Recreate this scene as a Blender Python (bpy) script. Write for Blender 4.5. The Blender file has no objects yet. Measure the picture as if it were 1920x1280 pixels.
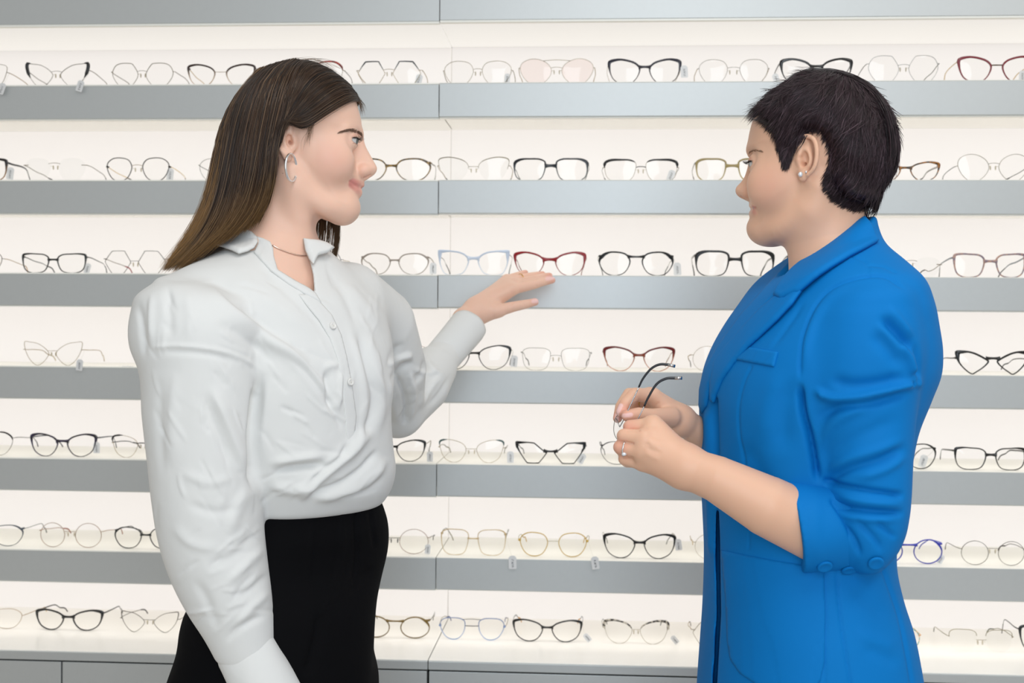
import bpy, bmesh, math, random, os
import numpy as np
from mathutils import Vector, Matrix
random.seed(7); RNG = np.random.default_rng(7)
S = bpy.context.scene
COL = S.collection
# ---------------------------------------------------------------- camera
FPX, CD, CH = 2300.0, 2.45, 1.30
YAW, PITCH, ROLL = -0.06337592, -0.01315529, 0.00748355
def _cam_axes():
    cy, sy, cp, sp = math.cos(YAW), math.sin(YAW), math.cos(PITCH), math.sin(PITCH)
    f = np.array([sy*cp, cy*cp, sp]); r = np.array([cy, -sy, 0.0]); u = np.cross(r, f)
    cr, sr = math.cos(ROLL), math.sin(ROLL)
    return cr*r+sr*u, -sr*r+cr*u, f
CR, CU, CF = _cam_axes()
CP = np.array([0.0, -CD, CH])
cam = bpy.data.cameras.new('camera'); camo = bpy.data.objects.new('camera', cam); COL.objects.link(camo)
cam.sensor_fit = 'HORIZONTAL'; cam.sensor_width = 36.0; cam.lens = FPX*36.0/1920.0; cam.clip_start = 0.05
camo.matrix_world = Matrix(((CR[0], CU[0], -CF[0], CP[0]), (CR[1], CU[1], -CF[1], CP[1]), (CR[2], CU[2], -CF[2], CP[2]), (0, 0, 0, 1)))
S.camera = camo
cam.dof.use_dof = True; cam.dof.focus_distance = 1.70; cam.dof.aperture_fstop = 7.0
def U(x, y, Y):
    """the point of the plane at depth Y that the photograph shows at x, y"""
    d = CF+(x-960)/FPX*CR-(y-640)/FPX*CU
    return CP+(Y-CP[1])/d[1]*d
def PJ(P):
    d = np.asarray(P, float)-CP
    w = d@CF
    return 960+FPX*(d@CR)/w, 640-FPX*(d@CU)/w
# ---------------------------------------------------------------- world, lamps, exposure
S.view_settings.view_transform = 'Standard'; S.view_settings.look = 'None'
S.view_settings.gamma = 1.0; S.view_settings.use_curve_mapping = False
S.view_settings.exposure = 0.0
W = bpy.data.worlds.new('room_light'); S.world = W; W.use_nodes = True
W.node_tree.nodes['Background'].inputs[0].default_value = (1.0, 0.985, 0.95, 1)
W.node_tree.nodes['Background'].inputs[1].default_value = 0.52
def area(name, loc, target, sx, sy, power, color):
    l = bpy.data.lights.new(name, 'AREA'); l.shape = 'RECTANGLE'; l.size = sx; l.size_y = sy; l.energy = power; l.color = color
    o = bpy.data.objects.new(name, l); COL.objects.link(o); o.location = loc
    o.rotation_euler = (Vector(target)-Vector(loc)).to_track_quat('-Z', 'Y').to_euler()
    return o
area('shop_front_light', (0.25, -3.4, 1.85), (0.1, 0, 1.3), 1.05, 1.9, 33, (0.77, 0.89, 1.0))
for x_ in (0.25, 1.5):
    area('ceiling_panel_light', (x_, -1.75, 2.8), (x_, -1.6, 0), 0.6, 1.0, 11, (1, 0.975, 0.94))
# ---------------------------------------------------------------- materials
def srgb(r, g, b):
    f = lambda c: c/12.92 if c <= 0.04045 else ((c+0.055)/1.055)**2.4
    return (f(r/255), f(g/255), f(b/255))
def mat(name, col, rough=0.5, metal=0.0, noise=0.0, scale=60.0, bump=0.0, bscale=200.0, **kw):
    m = bpy.data.materials.new(name); m.use_nodes = True
    nt = m.node_tree; b = nt.nodes['Principled BSDF']
    c = tuple(col)+(1,)
    b.inputs['Base Color'].default_value = c; b.inputs['Roughness'].default_value = rough; b.inputs['Metallic'].default_value = metal
    for k, v in kw.items():
        b.inputs[k.replace('_', ' ')].default_value = v
    tc = nt.nodes.new('ShaderNodeTexCoord')
    if noise:
        n = nt.nodes.new('ShaderNodeTexNoise'); n.inputs['Scale'].default_value = scale; n.inputs['Detail'].default_value = 3
        mx = nt.nodes.new('ShaderNodeMix'); mx.data_type = 'RGBA'
        mx.inputs[6].default_value = tuple(max(0, x*(1-noise)) for x in col)+(1,); mx.inputs[7].default_value = tuple(min(1, x*(1+noise)) for x in col)+(1,)
        nt.links.new(tc.outputs['Object'], n.inputs['Vector']); nt.links.new(n.outputs['Fac'], mx.inputs[0]); nt.links.new(mx.outputs[2], b.inputs['Base Color'])
    if bump:
        n2 = nt.nodes.new('ShaderNodeTexNoise'); n2.inputs['Scale'].default_value = bscale; n2.inputs['Detail'].default_value = 4
        bp = nt.nodes.new('ShaderNodeBump'); bp.inputs['Strength'].default_value = bump; bp.inputs['Distance'].default_value = 0.002
        nt.links.new(tc.outputs['Object'], n2.inputs['Vector']); nt.links.new(n2.outputs['Fac'], bp.inputs['Height']); nt.links.new(bp.outputs['Normal'], b.inputs['Normal'])
    return m
def emit(name, col, strength, base):
    m = mat(name, base, 0.6)
    b = m.node_tree.nodes['Principled BSDF']
    b.inputs['Emission Color'].default_value = tuple(col)+(1,); b.inputs['Emission Strength'].default_value = strength
    return m
# ---------------------------------------------------------------- mesh helpers
class MB:
    """collects shapes for one mesh"""
    def __init__(s): s.v = []; s.f = []; s.sm = []
    def add(s, v, f, smooth=True):
        o = len(s.v); s.v += [tuple(map(float, p)) for p in v]; s.f += [tuple(i+o for i in q) for q in f]; s.sm += [smooth]*len(f)
    def box(s, lo, hi, bev=0.0):
        if bev:
            bm = bmesh.new(); bmesh.ops.create_cube(bm, size=1)
            for v in bm.verts: v.co = Vector([(lo[i]+hi[i])/2+v.co[i]*(hi[i]-lo[i]) for i in range(3)])
            bmesh.ops.bevel(bm, geom=bm.edges[:], offset=bev, segments=2, affect='EDGES', profile=0.6)
            bm.verts.index_update()
            s.add([v.co for v in bm.verts], [[v.index for v in f.verts] for f in bm.faces], False); bm.free(); return
        x0, y0, z0 = lo; x1, y1, z1 = hi
        s.add([(x0,y0,z0),(x1,y0,z0),(x1,y1,z0),(x0,y1,z0),(x0,y0,z1),(x1,y0,z1),(x1,y1,z1),(x0,y1,z1)],
              [(0,3,2,1),(4,5,6,7),(0,1,5,4),(1,2,6,5),(2,3,7,6),(3,0,4,7)], False)
    def tube(s, pts, r, n=6, closed=False, flat=None, cap=True):
        """a tube along pts; r number or list of radii; flat=(direction, factor) squashes the section along a direction"""
        P = np.asarray(pts, float); m = len(P)
        R = np.broadcast_to(np.asarray(r, float), (m,))
        T = (np.roll(P, -1, 0)-np.roll(P, 1, 0)) if closed else np.gradient(P, axis=0)
        T /= np.linalg.norm(T, axis=1)[:, None]+1e-12
        a = np.array([0, 0, 1.0]) if abs(T[0][2]) < 0.9 else np.array([0, 1.0, 0])
        N = a-T[0]*(a@T[0]); N /= np.linalg.norm(N)
        V = []
        for i in range(m):
            N = N-T[i]*(N@T[i]); N /= np.linalg.norm(N)+1e-12
            B = np.cross(T[i], N)
            for k in range(n):
                an = 2*math.pi*k/n
                o = (math.cos(an)*N+math.sin(an)*B)*R[i]
                if flat is not None:
                    d = flat[0]; o = o+d*(o@d)*(flat[1]-1)
                V.append(P[i]+o)
        F = []
        for i in range(m if closed else m-1):
            j = (i+1) % m
            for k in range(n):
                k2 = (k+1) % n
                F.append((i*n+k, i*n+k2, j*n+k2, j*n+k))
        if not closed and cap:
            F.append(tuple(range(n))[::-1]); F.append(tuple((m-1)*n+k for k in range(n)))
        s.add(V, F)
    def ball(s, c, r, n=12, R=None):
        r = np.broadcast_to(np.asarray(r, float), (3,)); V = []; F = []; m = n//2
        for i in range(m+1):
            t = math.pi*i/m
            for k in range(n):
                a = 2*math.pi*k/n
                q = np.array([math.sin(t)*math.cos(a), math.sin(t)*math.sin(a), math.cos(t)])*r
                V.append(np.asarray(c)+(q if R is None else R@q))
        for i in range(m):
            for k in range(n):
                F.append((i*n+k, (i+1)*n+k, (i+1)*n+(k+1) % n, i*n+(k+1) % n))
        s.add(V, F)
    def build(s, name, m, parent=None, loc=None):
        me = bpy.data.meshes.new(name); me.from_pydata(s.v, [], s.f); me.polygons.foreach_set('use_smooth', s.sm)
        me.materials.append(m); me.update()
        return link(name, me, parent, loc)
def link(name, me, parent=None, loc=None):
    o = bpy.data.objects.new(name, me); COL.objects.link(o)
    if parent is not None: o.parent = parent
    if loc is not None: o.location = loc
    return o
def empty(name, loc, label, cat, group=None):
    o = bpy.data.objects.new(name, None); COL.objects.link(o); o.location = loc; o.empty_display_size = 0.05
    return tag(o, label, cat, group)
def tag(o, label, cat, group=None):
    o['label'] = label; o['category'] = cat
    if group: o['group'] = group
    return o
def struct(o, label=None):
    o['kind'] = 'structure'
    if label: o['label'] = label
    return o
def spline(pts, n, closed=False):
    """Catmull-Rom (centripetal-ish) through pts, n samples"""
    P = np.asarray(pts, float); m = len(P)
    if closed: Q = np.vstack([P[-1:], P, P[:2]])
    else: Q = np.vstack([2*P[:1]-P[1:2], P, 2*P[-1:]-P[-2:-1]])
    seg = m if closed else m-1
    t = np.linspace(0, seg, n, endpoint=not closed); i = np.minimum(t.astype(int), seg-1); u = (t-i)[:, None]
    a, b, c, d = Q[i], Q[i+1], Q[i+2], Q[np.minimum(i+3, len(Q)-1)]
    return 0.5*((2*b)+(-a+c)*u+(2*a-5*b+4*c-d)*u*u+(-a+3*b-3*c+d)*u**3)
# ---------------------------------------------------------------- the shop's display wall
M_front = mat('silver_laminate', srgb(194, 197, 197), 0.5, 0.66, noise=0.02, scale=90)
M_gap = mat('dark_gap', (0.02, 0.02, 0.022), 0.6)
M_lip = mat('frosted_shelf_edge', srgb(244, 243, 236), 0.35)
M_top = mat('white_acrylic', srgb(250, 248, 243), 0.25)
M_panel = emit('backlit_acrylic', (1.0, 0.935, 0.885), 0.665, (0.3, 0.3, 0.3))
M_diff = emit('light_diffuser', (1.0, 0.95, 0.89), 0.50, (0.5, 0.5, 0.5))
M_led = emit('led_strip', (1.0, 0.95, 0.89), 3.6, (0.5, 0.5, 0.5))
M_floor = mat('pale_floor', srgb(214, 208, 200), 0.35, noise=0.06, scale=8)
XL, XS, XR, DEP = -1.75, -0.3055, 1.35, 0.24
ZT = [1.7816, 1.5877, 1.3978, 1.2068, 1.0181, 0.8296]
ZB = [1.7152, 1.5224, 1.3338, 1.1436, 0.9549, 0.7666]
LIP = 0.003
ZBASE, YBASE = 0.655, -0.115
b = MB(); b.box((-4, -5, -0.05), (4, 0.6, 0)); struct(b.build('floor', M_floor))
b = MB(); b.box((XL-0.4, DEP+0.05, 0), (XR+0.4, DEP+0.12, 2.9)); struct(b.build('wall_back', mat('painted_wall', srgb(225, 224, 220), 0.8, bump=0.05)))
side = ['left of the vertical seam', 'right of the vertical seam']
bays = [(XL, XS-0.0008), (XS+0.0008, XR)]
rows = ['topmost', 'second', 'third', 'fourth', 'fifth', 'sixth']
for s_, (x0, x1) in enumerate(bays):
    dz = 0.0015*s_; dy = -0.002*s_
    side_w = ['left', 'right'][s_]
    b = MB(); b.box((x0-0.003*(s_ == 1)+0.0004, DEP, ZBASE-0.02), (x1-0.0042*(s_ == 0), DEP+0.012, 2.3))
    o = b.build('backlit_panel', M_panel); tag(o, 'glowing warm white wall panel '+side[s_], 'light panel', 'backlit panels of the display wall')
    # upper fascia with its light strip
    e = empty('display_cabinet', (x0, 0, 1.9079), 'grey upper cabinet above the top glasses, '+side[s_], 'cabinet', 'grey upper cabinets')
    b = MB(); b.box((0, dy, dz), (x1-x0, DEP, 0.40), 0.0008); b.build('front_panel', M_front, e)
    b = MB(); b.box((0, dy+0.002, dz-0.004), (x1-x0, 0.014, dz)); b.build('edge_strip', M_lip, e)
    b = MB(); b.box((0, 0.014, dz-0.004), (x1-x0, 0.22, dz)); b.build('light_strip', M_diff, e)
    for i in range(6):
        e = empty('display_shelf', (x0, 0, ZT[i]), '%s silver-fronted glasses shelf from the top, %s' % (rows[i], side[s_]), 'shelf', 'lit display shelves')
        b = MB(); b.box((0, dy, ZB[i]-ZT[i]+dz), (x1-x0, 0.02, dz), 0.0008); b.build('front_panel', M_front, e)
        b = MB(); b.box((0, 0.02, ZB[i]-ZT[i]+dz+0.012), (x1-x0, DEP, dz)); b.build('shelf_body', M_top, e)
        b = MB(); b.box((0, dy-0.0005, dz), (x1-x0, DEP, LIP), 0.0008); b.build('shelf_top', M_lip, e)
        b = MB(); b.box((0, 0.004, ZB[i]-ZT[i]+dz-0.0025), (x1-x0, 0.02, ZB[i]-ZT[i]+dz)); b.build('edge_strip', M_lip, e)
        b = MB(); b.box((0, 0.021, ZB[i]-ZT[i]+dz+0.0075), (x1-x0, 0.047, ZB[i]-ZT[i]+dz+0.012)); b.build('light_strip', M_led, e)
    e = empty('drawer_cabinet', (x0, 0, 0), 'grey drawer cabinet under the lowest glasses, '+side[s_], 'cabinet', 'grey drawer cabinets')
    b = MB(); b.box((0, YBASE, ZBASE-0.018), (x1-x0, DEP, ZBASE-0.002), 0.001); b.build('countertop', M_front, e)
    b = MB(); b.box((0.0, YBASE+0.002, ZBASE-0.002), (x1-x0, DEP, ZBASE), 0.0005); b.build('shelf_top', M_top, e)
    b = MB(); b.box((0.002, YBASE+0.02, 0.06), (x1-x0-0.002, DEP, ZBASE-0.018)); b.build('carcass', M_gap, e)
    n = 2; w = (x1-x0)/n
    for r_ in range(2):
        for k in range(n):
            b = MB(); b.box((k*w+0.0015, YBASE+0.001, 0.07+r_*0.282), ((k+1)*w-0.0015, YBASE+0.02, 0.07+r_*0.282+0.279+0.003*(r_ == 1)), 0.001); b.build('drawer', M_front, e)
    b = MB(); b.box((0.01, YBASE+0.05, 0), (x1-x0-0.01, DEP, 0.06)); b.build('plinth', M_gap, e)
# ---------------------------------------------------------------- eyeglass frames
OUT = {
 'round': [(math.cos(a), math.sin(a)) for a in np.linspace(math.pi, -math.pi, 12, endpoint=False)],
 'panto': [(-.98,.3),(-.7,.82),(-.1,1),(.55,.93),(.98,.5),(.93,-.15),(.55,-.8),(0,-1),(-.55,-.82),(-.88,-.3)],
 'cat': [(-.97,.2),(-.7,.66),(-.1,.93),(.5,1.0),(1.0,.82),(.97,.2),(.68,-.6),(.12,-1),(-.42,-.92),(-.8,-.45)],
 'catpt': [(-1,.05),(-.68,.5),(-.1,.88),(.5,1.0),(1.0,1.0),(.9,.2),(.5,-.58),(0,-1),(-.42,-.86),(-.82,-.42)],
 'point': [(-1,.1),(-.7,.45),(-.1,.85),(.5,1.0),(1.0,.92),(.86,.1),(.45,-.6),(.02,-1),(-.3,-.8),(-.75,-.35)],
 'square': [(-.95,.62),(-.6,.95),(0,1),(.6,.98),(.97,.72),(.98,.1),(.84,-.6),(.45,-.97),(-.2,-1),(-.65,-.8),(-.88,-.2)],
 'rect': [(-.96,.5),(-.62,.88),(0,.96),(.6,1),(.98,.85),(.97,.15),(.8,-.62),(.4,-.97),(-.2,-1),(-.65,-.8),(-.9,-.2)],
 'hexa': [(-1,0),(-.95,.16),(-.6,.86),(-.48,1),(.3,1),(.5,.9),(.94,.2),(.98,.05),(.9,-.2),(.5,-.92),(.3,-1),(-.35,-1),(-.55,-.88),(-.93,-.2)],
 'geo': [(-1,.05),(-.62,.86),(-.3,1),(.35,1),(.78,.78),(1,.2),(.82,-.4),(.35,-.96),(-.3,-1),(-.72,-.66)],
 'avi': [(-.86,.62),(-.5,.95),(.1,1),(.7,.9),(1,.5),(.94,-.1),(.6,-.75),(.1,-1),(-.4,-.86),(-.78,-.25)],
 'butter': [(-.97,.05),(-.75,.6),(-.2,.96),(.4,1),(.9,.7),(1,.15),(.7,-.55),(.2,-1),(-.35,-.92),(-.78,-.5)],
 'wing': [(-.98,.18),(-.8,.58),(-.4,.84),(.1,.94),(.6,1.0),(.93,1.0),(1.0,.86),(.97,.45),(.86,-.2),(.62,-.82),(.3,-.99),(-.2,-1),(-.6,-.84),(-.86,-.35)],
 'ang': [(-1,-.05),(-.9,.08),(-.3,.8),(-.1,.93),(.6,1),(1.0,.98),(.97,.45),(.9,.3),(.35,-.85),(.15,-1),(-.4,-1),(-.58,-.85)],
}
_mc = {}
def gmat(c, kind='p', c2=None):
    """frame materials: p acetate, w metal wire, t tortoise or two-tone acetate, g acetate that pales downward, x clear plastic"""
    key = (c, kind, c2)
    if key in _mc: return _mc[key]
    col = srgb(*c); nm = 'frame_material'
    if kind == 'p': m = mat(nm, col, 0.22, 0.0)
    elif kind == 'w': m = mat(nm, tuple(0.55*q for q in col), 0.3, 0.85)
    elif kind == 'x': m = mat(nm, col, 0.12, 0.0, Transmission_Weight=0.6, IOR=1.3)
    else:
        m = mat(nm, col, 0.22); nt = m.node_tree; b = nt.nodes['Principled BSDF']
        tc = nt.nodes.new('ShaderNodeTexCoord'); mx = nt.nodes.new('ShaderNodeMix'); mx.data_type = 'RGBA'
        mx.inputs[6].default_value = srgb(*c)+(1,); mx.inputs[7].default_value = srgb(*c2)+(1,)
        rp = nt.nodes.new('ShaderNodeMapRange')
        if kind == 't':
            n = nt.nodes.new('ShaderNodeTexNoise'); n.inputs['Scale'].default_value = 150; n.inputs['Detail'].default_value = 1
            nt.links.new(tc.outputs['Object'], n.inputs['Vector']); nt.links.new(n.outputs['Fac'], rp.inputs['Value'])
            rp.inputs['From Min'].default_value = 0.45; rp.inputs['From Max'].default_value = 0.58
        else:
            sx = nt.nodes.new('ShaderNodeSeparateXYZ'); nt.links.new(tc.outputs['Generated'], sx.inputs[0]); nt.links.new(sx.outputs['Z'], rp.inputs['Value'])
            rp.inputs['From Min'].default_value = 0.75; rp.inputs['From Max'].default_value = 0.3
        nt.links.new(rp.outputs[0], mx.inputs[0]); nt.links.new(mx.outputs[2], b.inputs['Base Color'])
    _mc[key] = m; return m
def lens_material(name, tint):
    m = bpy.data.materials.new(name); m.use_nodes = True; nt = m.node_tree
    for n in list(nt.nodes):
        if n.type == 'BSDF_PRINCIPLED': nt.nodes.remove(n)
    out = [n for n in nt.nodes if n.type == 'OUTPUT_MATERIAL'][0]
    t = nt.nodes.new('ShaderNodeBsdfTransparent'); t.inputs[0].default_value = tuple(tint)+(1,)
    g = nt.nodes.new('ShaderNodeBsdfGlossy'); g.inputs['Roughness'].default_value = 0.02
    lw = nt.nodes.new('ShaderNodeLayerWeight'); lw.inputs['Blend'].default_value = 0.5
    pw = nt.nodes.new('ShaderNodeMath'); pw.operation = 'POWER'; pw.inputs[1].default_value = 4.0; nt.links.new(lw.outputs['Facing'], pw.inputs[0])
    f = nt.nodes.new('ShaderNodeMath'); f.operation = 'MULTIPLY_ADD'; f.inputs[1].default_value = 0.4; f.inputs[2].default_value = 0.012; nt.links.new(pw.outputs[0], f.inputs[0])
    mx = nt.nodes.new('ShaderNodeMixShader')
    nt.links.new(f.outputs[0], mx.inputs[0]); nt.links.new(t.outputs[0], mx.inputs[1]); nt.links.new(g.outputs[0], mx.inputs[2]); nt.links.new(mx.outputs[0], out.inputs[0])
    return m
M_lens = lens_material('clear_lens', (0.996, 0.996, 0.994)); M_lens_pink = lens_material('pink_lens', (0.985, 0.95, 0.94)); M_lens_faint = lens_material('edge_lens', (0.988, 0.99, 0.988))
M_pad = mat('silicone_pad', srgb(214, 204, 180), 0.3, Transmission_Weight=0.4)
M_tag = mat('white_tag', srgb(222, 222, 222), 0.5); M_ink = mat('pen_ink', srgb(70, 72, 78), 0.6)
M_thread = mat('white_thread', srgb(225, 222, 214), 0.7)
BLK, GOLD, SILV, GUN = (16, 16, 18), (196, 164, 104), (170, 168, 164), (84, 78, 74)
def wrap(x): return 1.1*x*x            # the front curves back towards the temples
def outline(shape, n=44): return spline(OUT[shape], n, closed=True)
def ring(mb, Q, t, dep, y0, cx, sgn, nsec=8):
    """a rim: outer outline Q (x,z from the lens centre, temporal +), thickness t per sample, depth dep"""
    n = len(Q); T = np.roll(Q, -1, 0)-np.roll(Q, 1, 0); T /= np.linalg.norm(T, axis=1)[:, None]
    N = np.stack([T[:, 1], -T[:, 0]], 1)
    if (N*Q).sum() > 0: N = -N             # inward
    V = []; F = []
    for i in range(n):
        c = Q[i]+N[i]*t[i]*0.5
        for k in range(nsec):
            a = 2*math.pi*(k+0.5)/nsec
            ca, sa = math.cos(a), math.sin(a); ca = math.copysign(abs(ca)**0.6, ca); sa = math.copysign(abs(sa)**0.6, sa)
            p = c+N[i]*t[i]*0.5*ca; x = cx+sgn*p[0]
            V.append((x, y0+wrap(x)+dep*0.5*sa, p[1]))
    for i in range(n):
        j = (i+1) % n
        for k in range(nsec):
            k2 = (k+1) % nsec; q = (i*nsec+k, i*nsec+k2, j*nsec+k2, j*nsec+k)
            F.append(q if sgn > 0 else q[::-1])
    mb.add(V, F)
def glasses(label, x0, x1, ytop, row, shape='panto', k='p', c=BLK, c2=None, mk=None, t=(3.5, 2.2, 2.0), gap=0.115, bz=0.28, arch=1.5, bt=None,
            brow=None, tc=None, tip=None, tw=None, tagp=None, dbl=False, pad=None, ep=None, lens=None, hz=None, Y=None, bc=None, dep=None, tm='p', lo=0.0, zofs=0.0):
    wire = k in 'whr'
    if Y is None: Y = 0.026 if row < 7 else 0.05
    base = (ZT[row-1]+LIP if row < 7 else ZBASE)+zofs
    A, B = U(x0, ytop, Y), U(x1, ytop, Y)
    if row < 7 and x0 < 815 < x1: base += 0.0
    W = B[0]-A[0]; cxw = (A[0]+B[0])/2; H = (A[2]+B[2])/2-base
    root = empty('eyeglasses', (cxw, Y, base), label, 'glasses', 'eyeglasses on the display shelves')
    e = (0.0035 if wire else 0.0004) if ep is None else ep
    g = gap*W; lw = (W-g-2*e)/2; cx = g/2+lw/2
    d = (0.0016 if wire else 0.0036) if dep is None else dep
    o = outline(shape); zc = H/2; Q = o*np.array([lw/2, H/2])
    tt, tb, tcn = [v*0.001 for v in t]
    u, v = o[:, 0], o[:, 1]; s = np.clip((v+0.6)/1.3, 0, 1); s = s*s*(3-2*s)
    corner = np.clip((u-0.25)/0.7, 0, 1)*np.clip((v-0.0)/0.7, 0, 1)
    th = tb+(tt-tb)*s+tcn*corner
    fm = gmat(c, mk or ('w' if wire else 'p'), c2)
    mb = MB()
    zb = zc+bz*H/2
    for sg in (-1, 1):
        if k == 'r': continue
        q = Q.copy(); q[:, 1] += zc
        q2 = q-np.array([0, zc])
        m2 = MB(); ring(m2, q2, th, d, 0.0, sg*cx, sg)
        keep = m2.f
        if k == 'h':                        # half rim: only the upper part of the ring
            ns = 8; n = len(q2); keep = [f for f in m2.f if q2[min(f)//ns][1] > lo*H/2]
        mb.add([(x, y, z+zc) for x, y, z in m2.v], keep)
    # bridge
    kz = (bt or (3.6 if not wire else 0.9))*0.001
    nx = g/2+(0.0012 if not wire else 0.0004)
    bm = mb if bc is None else MB()
    if k != 'r' or True:
        # where the outline is at the bridge height on the nasal side
        idx = np.where(u < -0.2)[0]; ii = idx[np.argmin(abs(v[idx]-bz))]; inx = cx+u[ii]*lw/2+(th[ii]*0.5)
        if wire or bc is not None:
            pts = spline([(-inx, wrap(inx)-0.0003, zb), (-inx*0.5, -0.001, zb+arch*0.0008), (0, -0.0015, zb+arch*0.001), (inx*0.5, -0.001, zb+arch*0.0008), (inx, wrap(inx)-0.0003, zb)], 11); rr = kz/2
        else:
            ex_ = inx+0.0015; tq = np.linspace(-1, 1, 13); up_ = 0.0002+0.0006*np.abs(tq)**2.2
            pts = np.stack([tq*ex_, wrap(tq*ex_)-0.0003, zb+arch*0.0008*(1-tq**2)+up_], 1); rr = kz/2*(0.95+1.0*np.abs(tq)**2.6)
        bm.tube(pts, rr, 8, flat=(np.array([0, 1.0, 0]), min(1.0, d/kz)) if not (wire or bc is not None) else None)
        if dbl:
            jx = np.where(u < -0.2)[0]; jj = jx[np.argmin(abs(v[jx]-0.86))]; dx = cx+u[jj]*lw/2
            bm.tube(spline([(-dx, 0, zc+0.84*H/2), (0, -0.001, zc+0.9*H/2), (dx, 0, zc+0.84*H/2)], 9), 0.00055, 6)
    # end pieces
    hzz = (0.62 if not wire else 0.3) if hz is None else hz
    jd = np.where(u > 0.2)[0]; jj = jd[np.argmin(abs(v[jd]-hzz))]
    hx = W/2; zh = zc+hzz*H/2
    er = (0.0006 if wire else 0.0024)
    if k != 'r':
        for sg in (-1, 1):
            ex = cx+u[jj]*lw/2-th[jj]*0.5
            mb.tube([(sg*ex, wrap(ex), zh), (sg*(hx-er), wrap(hx)+0.001, zh), (sg*(hx-er), wrap(hx)+0.007, zh)], er, 6)
    if mb.v: mb.build('front_frame', fm, root)
    if bc is not None: bm.build('bridge', gmat(bc, 'w'), root)
    if k == 'r':
        for sg in (-1, 1):
            m2 = MB(); ex = cx+lw/2-0.004; m2.tube([(sg*(ex-0.004), wrap(ex)-0.001, zh), (sg*(hx-0.0006), wrap(hx), zh), (sg*(hx-0.0006), wrap(hx)+0.007, zh)], 0.0007, 6); m2.build('end_piece', gmat(c, 'w'), root)
    # coloured brow bars over a wire rim
    if brow is not None:
        bcol, bth, vmin, umin = brow[:4]
        bmk = brow[4] if len(brow) > 4 else 'p'; bc2 = brow[5] if len(brow) > 5 else None
        sel = [i for i in range(len(o)) if v[i] > vmin and u[i] > umin]
        # contiguous run
        while sel and (sel[0]-1) % len(o) in sel: sel = sel[-1:]+sel[:-1]
        for sg in (-1, 1):
            m2 = MB(); m_ = len(sel)
            cnt = Q[sel]; rad = 0.0006+(bth*0.0005)*np.clip(np.minimum(np.arange(m_), np.arange(m_)[::-1])/2.0, 0.15, 1)*(0.55+0.45*np.clip(u[sel]+0.3, 0, 1.3))
            P = [(sg*(cx+p[0]*(1-0.015)), wrap(cx+p[0])-0.0008, zc+p[1]*0.985) for p in cnt]
            m2.tube(P, rad, 8, flat=(np.array([0, 1.0, 0]), 0.8)); m2.build('brow_bar', gmat(bcol, bmk, bc2), root)
    # lenses
    for sg in (-1, 1):
        m2 = MB(); inner = Q*(1-np.minimum(0.5, th*0.6/np.linalg.norm(Q, axis=1)))[:, None] if k != 'r' else Q
        for yy in (0.0, 0.0012):
            n = len(inner); c0 = (sg*cx, wrap(cx)-0.0016+yy, zc); rings = [(sg*(cx+p[0]*f_), wrap(cx+p[0]*f_)-0.0016*(1-f_**2)+yy, zc+p[1]*f_) for f_ in (0.5, 1.0) for p in inner]
            F = [(0, 1+(i+1) % n, 1+i) for i in range(n)]+[(1+i, 1+(i+1) % n, 1+n+(i+1) % n, 1+n+i) for i in range(n)]
            m2.add([c0]+rings, F if (yy == 0) == (sg > 0) else [f[::-1] for f in F])
        m2.build('lens', lens or (M_lens_faint if k in 'rh' else M_lens), root)
    # nose pads
    if pad if pad is not None else wire:
        for sg in (-1, 1):
            m2 = MB(); px = g*0.30; pz = zb-0.007
            m2.ball((sg*px, 0.006, pz), (0.0012, 0.0026, 0.0048), 10); m2.tube(spline([(sg*px, 0.0055, pz), (sg*(px+0.001), 0.0075, pz+0.003), (sg*(g/2+0.001), 0.0008, pz+0.002)], 6), 0.0004, 5)
            m2.build('nose_pad', M_pad if pad is None or pad is True else gmat(pad, 'w'), root)
    # temples and their tips
    tcol = tc or c; tipc = tip or (tcol if not wire else BLK)
    twd = (tw or (1.5 if wire else 5.0))*0.001
    tilt = random.uniform(-0.004, 0.004)
    for sg in (-1, 1):
        xo = hx-0.0008; y0 = wrap(hx)+0.005
        path = spline([(sg*xo, y0, zh), (sg*(xo+0.001), 0.03, zh-0.001), (sg*(xo+0.0015), 0.065, zh-0.003+tilt), (sg*(xo-0.001), 0.095, zh-0.006+tilt), (sg*(xo-0.004), 0.112, max(0.02, zh-0.015)), (sg*(xo-0.008), 0.128, 0.016), (sg*(xo-0.010), 0.138, 0.006)], 25)
        cut = 17
        fl = (np.array([1.0, 0, 0]), 0.36) if twd > 0.0022 else None
        r_ = np.linspace(twd/2, twd/2*(0.62 if twd > 0.0022 else 1), cut+1)
        m2 = MB(); m2.tube(path[:cut+1], r_, 8, flat=fl); tp = m2.build('temple', gmat(tcol, 'w' if wire and twd < 0.003 else tm, c2 if tm in 'tg' else None), root)
        m2 = MB(); rt = max(0.0013, twd/2*0.62)
        m2.tube(path[cut-1:], np.linspace(rt, rt*1.35, 25-cut+1), 8, flat=(np.array([1.0, 0, 0]), 0.55)); m2.build('temple_tip', gmat(tipc, 'p'), tp)
    # price tag on a thread
    if tagp is not None:
        tx, ty, md, rot, sz = (list(tagp)+[0, 1.0])[:5] if len(tagp) < 5 else tagp
        Yt = {'h': -0.0085, 's': Y+0.004, 'b': Y+0.03}[md]
        P = U(tx, ty, Yt)-np.array([cxw, Y, base]); w, h = 0.0068*sz, 0.0115*sz
        if md != 'h': P[2] = max(P[2], h*1.02)
        R = Matrix.Rotation(rot, 3, 'Y')
        o2 = [(-w,-h*.86),(-w*.86,-h),(w*.86,-h),(w,-h*.86),(w,h*.7),(w*.5,h),(-w*.5,h),(-w,h*.7)]
        pts = [R@Vector((a, 0, b_)) for a, b_ in o2]
        V = [(P[0]+p.x, P[1]+yy, P[2]+p.z) for yy in (0, 0.0008) for p in pts]; n = 8
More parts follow.
